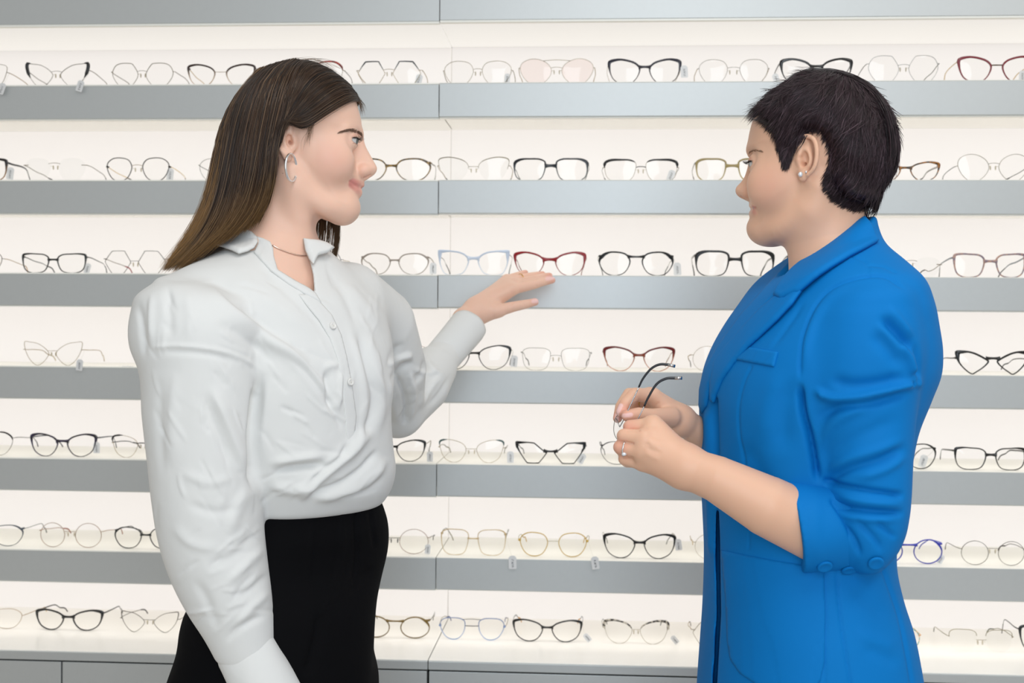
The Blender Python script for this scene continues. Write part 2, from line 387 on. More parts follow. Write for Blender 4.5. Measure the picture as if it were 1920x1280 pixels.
        m2 = MB(); m2.add(V, [tuple(range(n)), tuple(range(2*n-1, n-1, -1))]+[(i, i+n, (i+1) % n+n, (i+1) % n) for i in range(n)], False)
        tg = m2.build('price_tag', M_tag, root)
        top = Vector(P)+R@Vector((0, 0.0004, h*0.72)); sg = 1 if P[0] > 0 else -1
        m2 = MB(); st = Vector((sg*(hx-0.001), 0.01, zh)); mid = (st+top)/2+Vector((0, -0.002 if md == 'h' else 0, -0.004))
        m2.tube(spline([st, mid, top], 9), 0.0003, 5); m2.build('thread', M_thread, tg)
        m2 = MB(); rr = random.Random(tx)
        for q in range(4):                  # the handwritten marks, running up the tag
            z_ = h*0.35-q*h*0.33
            m2.tube([Vector(P)+R@Vector((dx*w, -0.0004, z_+dz*h)) for dx, dz in [(-.3, .1), (rr.uniform(-.1, .3), rr.uniform(-.05, .15)), (.3, rr.uniform(-.1, .1)), (rr.uniform(-.3, .1), -.1)]], 0.00028, 5)
        m2.build('writing', M_ink, tg)
    return root
# ---------------------------------------------------------------- every pair on the wall: place in the photograph, shape, colours
G = glasses
TOP, R2, R3, R4, R5, R6, R7 = 'on the top shelf', 'on the second shelf', 'on the third shelf', 'on the fourth shelf', 'on the fifth shelf', 'on the sixth shelf', 'on the lowest shelf'
# --- top shelf
G('thin gold wire glasses cut off at the left end of the top shelf', -107, 14, 120, 1, 'cat', 'w', (150, 134, 104), t=(.9, .8, 0), tc=GOLD, tip=(190, 160, 100), tagp=(3, 166, 'h', .35, 1.0))
G('gold wire glasses with black winged outer corners, second from left '+TOP, 46, 167, 119, 1, 'catpt', 'w', (128, 116, 96), t=(1.1, .8, .3), brow=(BLK, 5.5, -.25, .72), tc=(140, 130, 112), tip=GUN, tagp=(150, 161, 'h', .3, 1.0), hz=.45)
G('thin gold geometric wire glasses, third from left '+TOP, 206, 327, 118, 1, 'geo', 'w', (150, 138, 112), t=(1.3, .9, 0), tc=(120, 108, 86), tip=(150, 140, 118))
G('dark brown cat-eye glasses with gold bridge beside the long-haired woman '+TOP, 350, 478, 119, 1, 'cat', 'p', (48, 26, 20), (196, 168, 140), 'g', t=(3.4, 1.3, 1.5), bc=GOLD, bt=1.0, tc=GOLD, tip=(190, 130, 70), tw=1.5, arch=-1, gap=.14)
G('glasses with red speckled brow line '+TOP+' behind the long-haired head', 520, 645, 115, 1, 'panto', 'w', (172, 152, 120), t=(.9, .8, 0), brow=((170, 52, 40), 3.0, .3, -.9, 't', (110, 30, 26)), tc=(92, 86, 80), tip=(130, 126, 120))
G('hexagonal gold glasses with blue-black upper rims and a tag '+TOP, 667, 792, 115, 1, 'hexa', 'w', (190, 166, 116), t=(1.0, .9, 0), brow=((52, 60, 66), 2.0, .2, -.9), tc=GOLD, tip=(120, 100, 70), tagp=(785, 153, 's', .22, 1.0))
G('round gold wire glasses with a tag right of the seam '+TOP, 830, 962, 114, 1, 'panto', 'w', (176, 158, 118), t=(.9, .8, 0), tc=(160, 142, 104), tip=(90, 80, 70), tagp=(951, 147, 's', .08, .85), hz=.25)
G('aviator glasses with pale pink lenses and double gold bridge '+TOP, 972, 1116, 110, 1, 'butter', 'w', (206, 188, 158), t=(.9, .8, 0), dbl=True, tc=GOLD, tip=(110, 92, 60), lens=M_lens_pink, hz=.35)
G('navy cat-eye plastic glasses with a white tag on the right '+TOP, 1140, 1278, 109, 1, 'cat', 'p', (24, 22, 40), (70, 60, 62), 'g', t=(4.0, 1.6, 3.0), bt=5, tc=(150, 136, 100), tw=3, tagp=(1283, 134, 's', -.05, 1.05), gap=.10)
G('round thin silver wire glasses between navy and black cat-eyes '+TOP, 1308, 1444, 111, 1, 'panto', 'w', (176, 168, 156), t=(.9, .8, 0), tc=GOLD, tip=(150, 130, 96), gap=.16, hz=.3)
G('large black cat-eye glasses directly above the short-haired head '+TOP, 1463, 1600, 108, 1, 'cat', 'p', BLK, t=(4.2, 1.8, 3.5), bt=5, tc=(70, 68, 66), tw=5, tagp=(1455, 158, 's', -.3, .9), gap=.11)
G('silver geometric wire glasses with black hinges '+TOP+' past the short-haired head', 1626, 1764, 104, 1, 'geo', 'w', (182, 182, 182), t=(.9, .7, 0), tc=(110, 102, 92), tip=(150, 136, 110), gap=.13, hz=.45)
G('dark red cat-eye glasses with gold temples at the right end '+TOP, 1797, 1942, 104, 1, 'cat', 'p', (122, 16, 34), t=(4.0, 2.2, 2.4), bc=(110, 84, 50), bt=2.6, tc=(206, 172, 112), tip=(120, 20, 30), tw=1.8, arch=0, tagp=(1917, 142, 's', 0, .9))
# --- second shelf
G('dark tortoise glasses with black temple cut off at the left end '+R2, -128, 12, 296, 2, 'rect', 'p', (30, 24, 22), (150, 110, 70), 'g', t=(3.6, 1.6, 3), tc=(34, 34, 40), tw=4.5, tagp=(19, 325, 's', .12, 1.1))
G('rimless glasses with thin gold bridge, left of the round black pair '+R2, 42, 162, 296, 2, 'panto', 'r', (140, 120, 84), tc=(150, 140, 120), tip=BLK, bt=.9, bz=.5, hz=.4)
G('round black-rimmed glasses with gold bridge and a written tag '+R2, 197, 318, 295, 2, 'panto', 'p', (36, 28, 24), t=(1.9, 1.7, 0), bc=GOLD, bt=1.0, tc=(206, 176, 112), tip=BLK, tw=1.6, arch=2.2, gap=.15, tagp=(319, 327, 's', .1, 1.05), ep=.002, dep=.002, hz=.25, pad=True)
G('silver wire glasses half hidden by the long brown hair '+R2, 370, 492, 297, 2, 'panto', 'w', (170, 168, 160), t=(.9, .8, 0), tc=(90, 86, 78), tip=BLK, hz=.45)
G('tortoise green-brown glasses just beyond the long-haired woman\'s nose '+R2, 660, 808, 296, 2, 'panto', 'p', (70, 52, 20), (150, 116, 50), 't', t=(3.0, 2.0, 2.4), bt=4.6, tc=(110, 104, 92), tw=4, gap=.105)
G('gold double-wire cat-eye glasses with rimless lower halves '+R2, 819, 957, 294, 2, 'cat', 'h', (150, 130, 88), t=(.9, .8, 0), lo=.05, brow=((140, 122, 84), .6, .55, -.9, 'w'), tc=(180, 150, 96), tip=(60, 56, 50), arch=0, bz=.2)
G('black and navy square glasses with silver corner studs '+R2, 962, 1104, 296, 2, 'square', 'p', (18, 20, 30), (60, 70, 74), 'g', t=(3.2, 1.9, 3.6), bt=6, tc=(120, 124, 124), tw=4.5, gap=.105)
G('black-browed metal glasses with a tag behind the right lens '+R2, 1130, 1274, 299, 2, 'square', 'w', (168, 152, 120), t=(.9, .8, 0), brow=(BLK, 4.2, .1, -.95), bc=(40, 38, 44), bt=1.6, tc=(96, 92, 84), tip=(60, 56, 50), tw=3, tagp=(1258, 331, 's', .35, 1.0), gap=.105)
G('olive beige square glasses in front of the short-haired woman\'s face '+R2, 1304, 1442, 296, 2, 'square', 'p', (150, 132, 82), (178, 160, 110), 'g', t=(3.6, 2.2, 2.4), bt=5.5, tc=(112, 106, 96), tw=5, gap=.13)
G('tortoise cat-eye glasses emerging behind the short dark hair '+R2, 1632, 1764, 302, 2, 'cat', 'p', (50, 34, 16), (150, 96, 34), 't', t=(3.2, 1.8, 2.8), bt=4.4, tc=(128, 124, 118), tw=4.5, tip=(80, 76, 70))
G('thin dark and gold butterfly wire glasses at the right end '+R2, 1794, 1934, 289, 2, 'butter', 'w', (150, 138, 112), t=(.9, .8, 0), tc=(44, 42, 42), tip=BLK, hz=.15)
# --- third shelf
G('thin dark rimmed glasses cut off at the left end '+R3, -118, 5, 470, 3, 'panto', 'w', (120, 104, 90), t=(1.2, 1, 0), tc=(206, 170, 110), tip=(190, 150, 100))
G('black slim cat-eye rectangular glasses, second from left '+R3, 39, 161, 474, 3, 'rect', 'p', (18, 22, 22), t=(2.6, 1.9, 2.2), bt=4, tc=(40, 44, 44), tw=2.4, tagp=(164, 504, 's', .3, .9), gap=.105)
G('hexagonal dark wire glasses with a red temple tip '+R3, 192, 313, 470, 3, 'hexa', 'w', (80, 68, 60), t=(1.1, 1, 0), tc=(150, 128, 100), tip=(150, 30, 44), arch=0, bz=.1)
G('navy and gold wire glasses behind the hanging hair strands '+R3, 520, 642, 471, 3, 'geo', 'w', (92, 96, 110), t=(1.2, .9, 0), tc=(190, 170, 130), tip=(34, 34, 38), tagp=(652, 505, 's', .2, .9))
G('taupe grey slim round glasses with a tag on the right '+R3, 676, 804, 474, 3, 'panto', 'p', (150, 138, 128), t=(2.4, 1.4, 2.0), bt=3.4, tc=(130, 120, 108), tw=2.2, tagp=(812, 503, 's', 0, 1.0), gap=.105)
G('pale ice blue oversized cat-eye glasses '+R3, 820, 956, 468, 3, 'wing', 'p', (190, 202, 220), (214, 222, 234), 'g', t=(3.4, 1.8, 5.0), bt=6, tc=(110, 106, 96), tip=(40, 40, 38), tw=2.6, gap=.105)
G('dark red plastic cat-eye glasses above the pointing fingers '+R3, 963, 1099, 471, 3, 'cat', 'p', (138, 14, 24), t=(3.8, 1.5, 4.0), bt=6, tc=(130, 60, 52), tw=4, gap=.13)
G('black round keyhole-bridge glasses with a written tag '+R3, 1122, 1264, 471, 3, 'panto', 'p', (12, 12, 16), t=(3.4, 1.9, 5.0), bt=4, tc=(190, 188, 178), tw=4, tip=(40, 40, 38), arch=0, bz=.55, gap=.14, tagp=(1270, 504, 's', -.08, 1.1))
G('thick black square glasses with grey temples '+R3, 1303, 1454, 469, 3, 'square', 'p', (14, 14, 16), t=(4.4, 2.2, 5.0), bt=6, tc=(120, 118, 112), tw=6, tip=(50, 50, 48), gap=.115, arch=1)
G('black plastic glasses half hidden behind the short-haired woman\'s neck '+R3, 1478, 1612, 471, 3, 'cat', 'p', (14, 14, 16), t=(4.0, 2, 3), tc=(30, 30, 32), tw=5, Y=.045)
G('rimless glasses with tiny gold bridge beside the blue shoulder '+R3, 1650, 1768, 482, 3, 'panto', 'r', (150, 128, 96), tc=(140, 120, 96), tip=(60, 52, 46), bt=.9, bz=.6)
G('lilac and brown translucent rectangular glasses at the right end '+R3, 1788, 1926, 474, 3, 'rect', 'p', (128, 112, 124), (176, 140, 124), 't', t=(3.4, 2.4, 2.0), bt=5, tc=(120, 126, 134), tip=(70, 66, 62), tw=4, gap=.13)
# --- fourth shelf
G('thin gold cat-eye wire glasses alone with a hanging tag '+R4, 41, 156, 641, 4, 'catpt', 'w', (190, 166, 122), t=(.9, .8, 0), tc=(206, 178, 130), tip=(200, 186, 160), tagp=(149, 684, 'h', .12, 1.0), bz=.25, arch=0, hz=.35)
G('rose gold round glasses between the white sleeve and torso '+R4, 688, 812, 647, 4, 'round', 'w', (196, 164, 140), t=(.9, .8, 0), tc=GOLD)
G('black rounded cat-eye glasses under the white cuff '+R4, 820, 958, 646, 4, 'cat', 'p', (12, 12, 14), t=(2.6, 1.6, 3.6), bt=4.2, tc=(200, 198, 192), tip=(34, 34, 34), tw=3.5, tagp=(964, 677, 's', .1, 1.0), gap=.105)
G('thin silver square wire glasses with black temple tips '+R4, 976, 1109, 652, 4, 'square', 'w', (176, 172, 160), t=(1.0, .8, 0), tc=(60, 58, 54), tip=(34, 34, 32), tw=2.6, gap=.13, hz=.6)
G('dark red cat-eye glasses with amber lower rims '+R4, 1131, 1266, 649, 4, 'cat', 'p', (104, 22, 20), (190, 110, 60), 'g', t=(3.6, 1.4, 3.6), bt=5, tc=(150, 120, 96), tw=4, gap=.10, arch=0)
G('thin round gold glasses half hidden by the blue lapel '+R4, 1296, 1426, 649, 4, 'round', 'w', (204, 186, 156), t=(.8, .7, 0), tc=GOLD, tip=(50, 48, 40), tw=2)
G('black-browed half-rim glasses behind the blue sleeve with a tag '+R4, 1634, 1769, 654, 4, 'rect', 'h', (40, 36, 34), t=(2.0, .8, 1.2), lo=.1, tc=(70, 62, 52), tip=(60, 56, 52), tw=2.4, tagp=(1748, 684, 'b', .2, .9), hz=.25)
G('thick black pointed cat-eye glasses at the right end '+R4, 1792, 1932, 657, 4, 'point', 'p', (20, 20, 20), t=(4.0, 2.4, 6.0), bt=5, tc=(60, 58, 54), tw=3, gap=.1, hz=.35, bz=.3)
# --- fifth shelf
G('thin black topped wire glasses cut off at the left end '+R5, -100, 25, 809, 5, 'panto', 'w', (120, 104, 92), t=(.9, .8, 0), brow=((30, 24, 26), 2.4, .2, -.2), tc=(60, 50, 44), tip=BLK, hz=.5)
G('black and navy round cat-eye glasses with a pink-grey tag '+R5, 55, 180, 812, 5, 'cat', 'p', (26, 18, 26), (40, 30, 66), 't', t=(3.4, 1.7, 3.0), bt=5, tc=(58, 66, 78), tip=(34, 30, 32), tw=3.2, tagp=(181, 839, 's', 0, 1.0))
G('black-browed gold wire glasses next to the white sleeve '+R5, 207, 326, 816, 5, 'cat', 'w', (196, 172, 124), t=(.9, .8, 0), brow=(BLK, 2.6, .35, .1), bc=(30, 28, 30), bt=2.0, tc=(30, 30, 34), tw=2.4, arch=1)
G('black cat-eye glasses with notched corner beside the knotted shirt '+R5, 672, 798, 823, 5, 'cat', 'p', (14, 14, 16), (30, 30, 30), 'p', t=(2.8, 1.6, 3.2), bt=4.2, tc=(130, 122, 104), tip=(40, 38, 36), tw=1.8, tagp=(806, 857, 's', 0, .9))
G('gold wire cat-eye glasses with teal corners and a grey tag '+R5, 821, 947, 824, 5, 'cat', 'w', (196, 174, 126), t=(1.0, .8, 0), brow=((52, 84, 84), 2.4, .5, .45), tc=(150, 138, 108), tip=(150, 146, 128), tw=1.8, arch=0, bz=.2, tagp=(957, 857, 's', 0, 1.0), gap=.14)
G('angular black cat-eye glasses '+R5, 966, 1099, 828, 5, 'ang', 'p', (12, 12, 14), t=(2.6, 2.0, 4.4), bt=4.2, tc=(70, 68, 64), tw=4, gap=.10, arch=-1, bz=.15, tagp=(1091, 860, 's', .5, .9))
G('thin dark grey round glasses behind the hands holding frames '+R5, 1126, 1262, 828, 5, 'panto', 'p', (70, 66, 66), t=(1.4, 1.2, 1.2), dep=.002, tc=(50, 48, 46), tip=(40, 40, 40), tw=2)
G('black round glasses with gold rivets behind the blue sleeve '+R5, 1626, 1757, 831, 5, 'panto', 'p', (24, 24, 22), t=(2.2, 1.8, 2.6), tc=(80, 78, 70), tw=2.8, tagp=(1731, 866, 'b', .3, 1.1))
G('black rectangular glasses with white corners at the right end '+R5, 1790, 1926, 838, 5, 'rect', 'p', (16, 16, 16), t=(2.6, 1.8, 3.2), bt=5, tc=(60, 60, 56), tip=(60, 56, 52), tw=4, gap=.105)
# --- sixth shelf
G('slim grey-navy glasses cut off at the left end '+R6, -84, 42, 983, 6, 'panto', 'p', (70, 78, 88), t=(1.8, 1.3, 2.4), dep=.002, tc=(110, 112, 110), tip=(90, 96, 96), tw=1.6)
G('rose gold round wire glasses with orange-brown temple tips '+R6, 71, 192, 980, 6, 'round', 'w', (186, 140, 104), t=(1.0, .9, 0), tc=(206, 160, 124), tip=(150, 70, 30), arch=0, gap=.16, bz=.3)
G('slim dark green-black round glasses beside the white sleeve '+R6, 213, 334, 988, 6, 'panto', 'p', (26, 32, 30), t=(2.2, 1.8, 2.0), bt=3.6, dep=.003, tc=(50, 54, 52), tip=(40, 42, 40), tw=2.4, arch=0)
G('copper round wire glasses with black bridge beside the black trousers '+R6, 672, 806, 991, 6, 'round', 'w', (176, 130, 104), t=(1.0, .9, 0), bc=(34, 30, 30), bt=1.2, tc=(50, 46, 42), tip=(60, 54, 48), arch=0, gap=.15, tagp=(802, 1033, 's', .1, .85), pad=(40, 34, 30))
G('large beige translucent square glasses with a hanging written tag '+R6, 826, 949, 992, 6, 'square', 'p', (196, 170, 126), (216, 196, 160), 'g', t=(1.6, 1.4, 1.0), dep=.0022, bt=2.4, tc=(80, 72, 60), tip=(120, 112, 80), tw=1.6, tagp=(961, 1054, 'h', -.04, 1.15), arch=0)
G('mustard yellow round glasses with a blank hanging tag '+R6, 971, 1104, 998, 6, 'panto', 'p', (196, 160, 62), t=(1.8, 1.6, .4), dep=.0024, bc=(190, 176, 140), bt=.9, tc=(150, 140, 104), tip=(206, 162, 60), tw=1.6, arch=.5, gap=.14, ep=.004, tagp=(1116, 1055, 'h', -.14, 1.1), hz=.3)
G('bold black cat-eye glasses with a written tag '+R6, 1131, 1268, 1000, 6, 'cat', 'p', (12, 12, 14), t=(3.2, 1.8, 3.6), bt=5, tc=(150, 146, 132), tip=(100, 104, 100), tw=3.6, gap=.10, arch=0, tagp=(1272, 1021, 's', -.14, 1.0))
G('pale thin gold glasses peeking left of the blue jacket '+R6, 1300, 1432, 1001, 6, 'round', 'w', (214, 198, 170), t=(.8, .7, 0), tc=(206, 176, 116), tip=(214, 186, 130))
G('bright blue round keyhole glasses right of the blue sleeve '+R6, 1637, 1769, 1010, 6, 'round', 'p', (44, 52, 168), t=(2.2, 2.0, 3.0), bt=3.6, tc=(64, 78, 190), tip=(58, 70, 180), tw=4, arch=.5, bz=.5, gap=.15, tagp=(1764, 1052, 's', .5, .8))
G('thin dark bronze round wire glasses at the right end '+R6, 1800, 1926, 1014, 6, 'round', 'w', (104, 92, 80), t=(1.0, .9, 0), tc=(110, 100, 88), tip=(60, 46, 40), arch=0, bz=.4, gap=.14)
# --- lowest shelf
Y7 = 0.045
G('thin gold glasses with raised temples cut off at the left end '+R7, -86, 42, 1140, 7, 'panto', 'w', (206, 172, 128), t=(.9, .8, 0), tc=(206, 170, 116), tip=(206, 170, 100), Y=Y7)
G('bold black cat-eye glasses, second from left '+R7, 65, 192, 1142, 7, 'cat', 'p', (18, 18, 18), t=(3.6, 2.4, 3.4), bt=5, tc=(44, 44, 42), tip=(44, 42, 40), tw=3.4, gap=.11, arch=0, Y=Y7)
G('gunmetal double-wire cat-eye glasses beside the black trousers '+R7, 223, 337, 1147, 7, 'catpt', 'w', (110, 104, 94), t=(1.1, .9, .8), tc=(120, 116, 104), tip=(46, 44, 42), arch=0, bz=.25, gap=.15, Y=Y7)
G('olive brown round keyhole glasses right of the black trousers '+R7, 676, 806, 1155, 7, 'round', 'p', (112, 88, 30), t=(2.6, 2.0, 3.4), bt=3.4, tc=(96, 92, 84), tw=3, arch=0, bz=.55, gap=.15, Y=Y7)
G('slate blue aviator glasses '+R7, 822, 948, 1158, 7, 'avi', 'p', (112, 130, 168), (140, 164, 206), 'g', t=(1.8, 1.5, 0), dep=.002, bc=(40, 42, 50), bt=1.6, dbl=True, tc=(150, 140, 116), tip=(86, 96, 140), tw=1.6, arch=0, gap=.14, ep=.003, hz=.2, Y=Y7)
G('black rounded glasses with mustard yellow temple tips '+R7, 961, 1092, 1161, 7, 'cat', 'p', (24, 22, 18), t=(3.0, 2.0, 3.0), bt=4.4, tc=(60, 60, 60), tip=(214, 150, 30), tw=4, gap=.105, arch=0, Y=Y7, tagp=(1101, 1210, 's', -.7, .8))
G('speckled black and white browline glasses with clear lower rims '+R7, 1130, 1256, 1163, 7, 'cat', 'w', (206, 194, 168), t=(.8, .7, 0), brow=((44, 40, 36), 4.0, .1, -.95, 't', (190, 182, 168)), tc=(70, 66, 60), tip=(84, 84, 80), tw=3, arch=0, bz=.25, gap=.105, Y=Y7, tagp=(1265, 1212, 's', -.7, .8))
G('thin gold hexagonal wire glasses left of the blue jacket hem '+R7, 1296, 1424, 1167, 7, 'hexa', 'w', (150, 132, 104), t=(1.0, .9, 0), tc=(196, 156, 96), tip=(90, 78, 62), Y=Y7)
G('teal and gold speckled round glasses right of the blue jacket hem '+R7, 1600, 1729, 1175, 7, 'round', 'p', (60, 150, 150), (214, 170, 130), 't', t=(1.6, 1.4, 0), dep=.002, tc=(190, 160, 110), tw=1.6, hz=.3, ep=.003, Y=Y7)
G('gold half-rim square glasses with clear lower lenses '+R7, 1777, 1903, 1180, 7, 'square', 'h', (176, 166, 130), t=(1.1, .8, 0), lo=.3, tc=(170, 160, 120), tip=(110, 112, 96), Y=Y7, hz=.35, arch=0, bz=.1)
G('black glasses with raised dark temples cut off at the right end '+R7, 1912, 2040, 1172, 7, 'cat', 'p', BLK, t=(3, 2, 3), tc=(44, 40, 38), tip=(60, 52, 44), tw=3, Y=Y7)
b = MB(); P_ = U(241, 685, 0.02); b.box((P_[0]-.008, .004, ZT[3]+LIP), (P_[0]+.012, .016, ZT[3]+LIP+.0009), 0.0004)
tag(b.build('price_tag', M_tag), 'small price tag lying flat on the fourth shelf right of the gold pair', 'price tag')
# ---------------------------------------------------------------- sculpting tools for bodies and clothes
def nrm(v): v = np.asarray(v, float); return v/(np.linalg.norm(v)+1e-12)
class Sdf:
    """a smooth solid put together from tapered limbs, ellipsoids and lofts; mesh() grows one surface over it"""
    def __init__(s): s.P = []
    def put(s, fn, c, R, k=0.01, op='u'): s.P.append((fn, np.asarray(c, float), float(R), k, op)); return s
    def cap(s, a, b, ra, rb=None, k=0.01, op='u'):
        a = np.asarray(a, float); b = np.asarray(b, float); rb = ra if rb is None else rb; ba = b-a; L2 = ba@ba+1e-12
        def fn(p):
            q = p-a; h = np.clip(q@ba/L2, 0, 1); return np.linalg.norm(q-h[:, None]*ba, axis=1)-(ra+(rb-ra)*h)
        return s.put(fn, (a+b)/2, math.sqrt(L2)/2+max(ra, rb), k, op)
    def chain(s, pts, rad, k=0.01, op='u', k0=None):
        P = np.asarray(pts, float); rad = np.broadcast_to(np.asarray(rad, float), (len(P),)).copy()
        def fn(p):
            d = None
            for i in range(len(P)-1):
                a = P[i]; ba = P[i+1]-a; q = p-a; h = np.clip(q@ba/(ba@ba+1e-12), 0, 1)
                e = np.linalg.norm(q-h[:, None]*ba, axis=1)-(rad[i]+(rad[i+1]-rad[i])*h); d = e if d is None else np.minimum(d, e)
            return d
        c = (P.min(0)+P.max(0))/2
        return s.put(fn, c, np.linalg.norm(P-c, axis=1).max()+rad.max(), k, op)
    def ell(s, c, r, M=None, k=0.01, op='u'):
        """M rows: the ellipsoid's own axes"""
        c = np.asarray(c, float); r = np.asarray(r, float); M = np.eye(3) if M is None else np.asarray(M)
        def fn(p):
            q = (p-c)@M.T; k0 = np.linalg.norm(q/r, axis=1); k1 = np.linalg.norm(q/(r*r), axis=1)+1e-9
            return np.where(k0 < 1e-6, -r.min(), k0*(k0-1)/k1)
        return s.put(fn, c, r.max(), k, op)
    def loft(s, rows, k=0.02, op='u', p=2.2, capk=0.01):
        """rows of (z, cx, cy, a, b, yaw): upright loft of rounded sections, a along the yaw direction, b across it"""
        A = np.array(sorted([tuple(map(float, r)) for r in rows])); z = A[:, 0]
        zz = np.linspace(z[0], z[-1], 160)
        def cub(y):                           # monotone-ish smooth rows
            m = np.gradient(y, z); i = np.clip(np.searchsorted(z, zz)-1, 0, len(z)-2); h = z[i+1]-z[i]; t = (zz-z[i])/h
            return (2*t**3-3*t**2+1)*y[i]+(t**3-2*t**2+t)*h*m[i]+(-2*t**3+3*t**2)*y[i+1]+(t**3-t**2)*h*m[i+1]
        C = [cub(A[:, j]) for j in range(1, 6)]
        z0, z1 = z[0], z[-1]
        def fn(q):
            w = np.clip(q[:, 2], z0, z1)
            cx, cy, a, b, yw = [np.interp(w, zz, c) for c in C]
            dx, dy = q[:, 0]-cx, q[:, 1]-cy; cs, sn = np.cos(yw), np.sin(yw)
            u = np.abs(dx*cs+dy*sn)/a; v = np.abs(-dx*sn+dy*cs)/b
            f = ((u**p+v**p)**(1/p)-1)*np.minimum(a, b)
            e = np.maximum(z0-q[:, 2], q[:, 2]-z1)
            h = np.clip(0.5+0.5*(f-e)/capk, 0, 1); return f*h+e*(1-h)+capk*h*(1-h)
        mx = max(np.hypot(A[:, 1]-A[:, 1].mean(), A[:, 2]-A[:, 2].mean())+np.maximum(A[:, 3], A[:, 4]))
        c = (A[:, 1].mean(), A[:, 2].mean(), (z0+z1)/2)
        return s.put(fn, c, math.hypot(mx, (z1-z0)/2), k, op)
    def ev(s, p, sel=None):
        d = np.full(len(p), 1.0)
        for i in (range(len(s.P)) if sel is None else sel):
            fn, c, R, k, op = s.P[i]; e = fn(p)
            if op == 'u': h = np.clip(0.5+0.5*(d-e)/k, 0, 1); d = d*(1-h)+e*h-k*h*(1-h)
            elif op == 's': h = np.clip(0.5-0.5*(d+e)/k, 0, 1); d = d*(1-h)-e*h+k*h*(1-h)
            else: h = np.clip(0.5-0.5*(d-e)/k, 0, 1); d = d*(1-h)+e*h+k*h*(1-h)
        return d
    def hit(s, x, y, near=0.6, far=3.0):
        """first point of the solid on the photograph's line of sight through x, y"""
        d = nrm(CF+(x-960)/FPX*CR-(y-640)/FPX*CU); t = near
        best = (9, t)
        for _ in range(160):
            f = float(s.ev((CP+t*d)[None])[0])
            if f < best[0]: best = (f, t)
            if f < 0.0003: break
            t += max(0.0008, f*0.7)
            if t > far: t = best[1]; break
        return CP+t*d
    def mesh(s, vox, lo, hi, N=20):
        lo = np.asarray(lo, float); hi = np.asarray(hi, float); B = vox*N
        nb = np.ceil((hi-lo)/B).astype(int)
        g = np.stack(np.meshgrid(*[np.arange(n) for n in nb], indexing='ij'), -1).reshape(-1, 3)
        cen = lo+(g+0.5)*B; half = B*math.sqrt(3)/2
        cs = np.array([p[1] for p in s.P]); Rs = np.array([p[2] for p in s.P]); ks = np.array([p[3] for p in s.P])
        d0 = np.concatenate([s.ev(c) for c in np.array_split(cen, max(1, len(cen)//20000))])
        act = np.where(np.abs(d0) < half*1.7)[0]
        ax = np.arange(N+2)*vox
        loc = np.stack(np.meshgrid(ax, ax, ax, indexing='ij'), -1).reshape(-1, 3)
        tot = nb*N+4; M = N+2
        ids = []; vs = []; quads = []
        cofs = np.array([(i, j, k) for i in (0, 1) for j in (0, 1) for k in (0, 1)])
        edges = [(0,1),(2,3),(4,5),(6,7),(0,2),(1,3),(4,6),(5,7),(0,4),(1,5),(2,6),(3,7)]
        gid = lambda c: (c[..., 0]*tot[1]+c[..., 1])*tot[2]+c[..., 2]
        for bi in act:
            b0 = g[bi]*N; org = lo+b0*vox
            sel = np.where(np.linalg.norm(cs-cen[bi], axis=1) < Rs+half+2*ks+0.004)[0]
            if not len(sel): continue
            f = s.ev(org+loc, sel).reshape(M, M, M)
            if f.min() > 0 or f.max() < 0: continue
            sg = f < 0
            # cells 0..N (one extra layer, shared with the neighbours so that quads close)
            c8 = np.stack([f[i:i+N+1, j:j+N+1, k:k+N+1] for i, j, k in cofs], -1)
            s8 = c8 < 0; cr = s8.any(-1) & ~s8.all(-1)
            ci = np.argwhere(cr)
            if not len(ci): continue
            own = (ci < N).all(1)
            co = ci[own]; v8 = c8[co[:, 0], co[:, 1], co[:, 2]]
            acc = np.zeros((len(co), 3)); cnt = np.zeros(len(co))
            for a, b in edges:
                fa, fb = v8[:, a], v8[:, b]; m = (fa < 0) != (fb < 0); t = np.where(m, fa/(fa-fb+1e-20), 0)
                acc += np.where(m[:, None], cofs[a]+(cofs[b]-cofs[a])*t[:, None], 0); cnt += m
            vs.append(org+(co+acc/cnt[:, None])*vox); ids.append(gid(co+b0))
            for axn in range(3):               # grid edges that start at points 1..N: all four cells around them are known here
                e = np.zeros(3, int); e[axn] = 1
                a_, b_ = sg[1:N+1, 1:N+1, 1:N+1], sg[1+e[0]:N+1+e[0], 1+e[1]:N+1+e[1], 1+e[2]:N+1+e[2]]
                q = np.argwhere(a_ != b_)
                if not len(q): continue
                st = a_[q[:, 0], q[:, 1], q[:, 2]]; q = q+1
                o1 = np.zeros(3, int); o1[(axn+1) % 3] = 1; o2 = np.zeros(3, int); o2[(axn+2) % 3] = 1
                Q = np.stack([gid(q-o1-o2+b0), gid(q-o2+b0), gid(q+b0), gid(q-o1+b0)], 1)
                Q[~st] = Q[~st][:, ::-1]; quads.append(Q)
        ids = np.concatenate(ids); vs = np.concatenate(vs); Q = np.concatenate(quads)
        srt = np.argsort(ids); ids = ids[srt]; vs = vs[srt]
        pos = np.searchsorted(ids, Q); pos = np.minimum(pos, len(ids)-1); ok = (ids[pos] == Q).all(1)
        return vs, pos[ok]
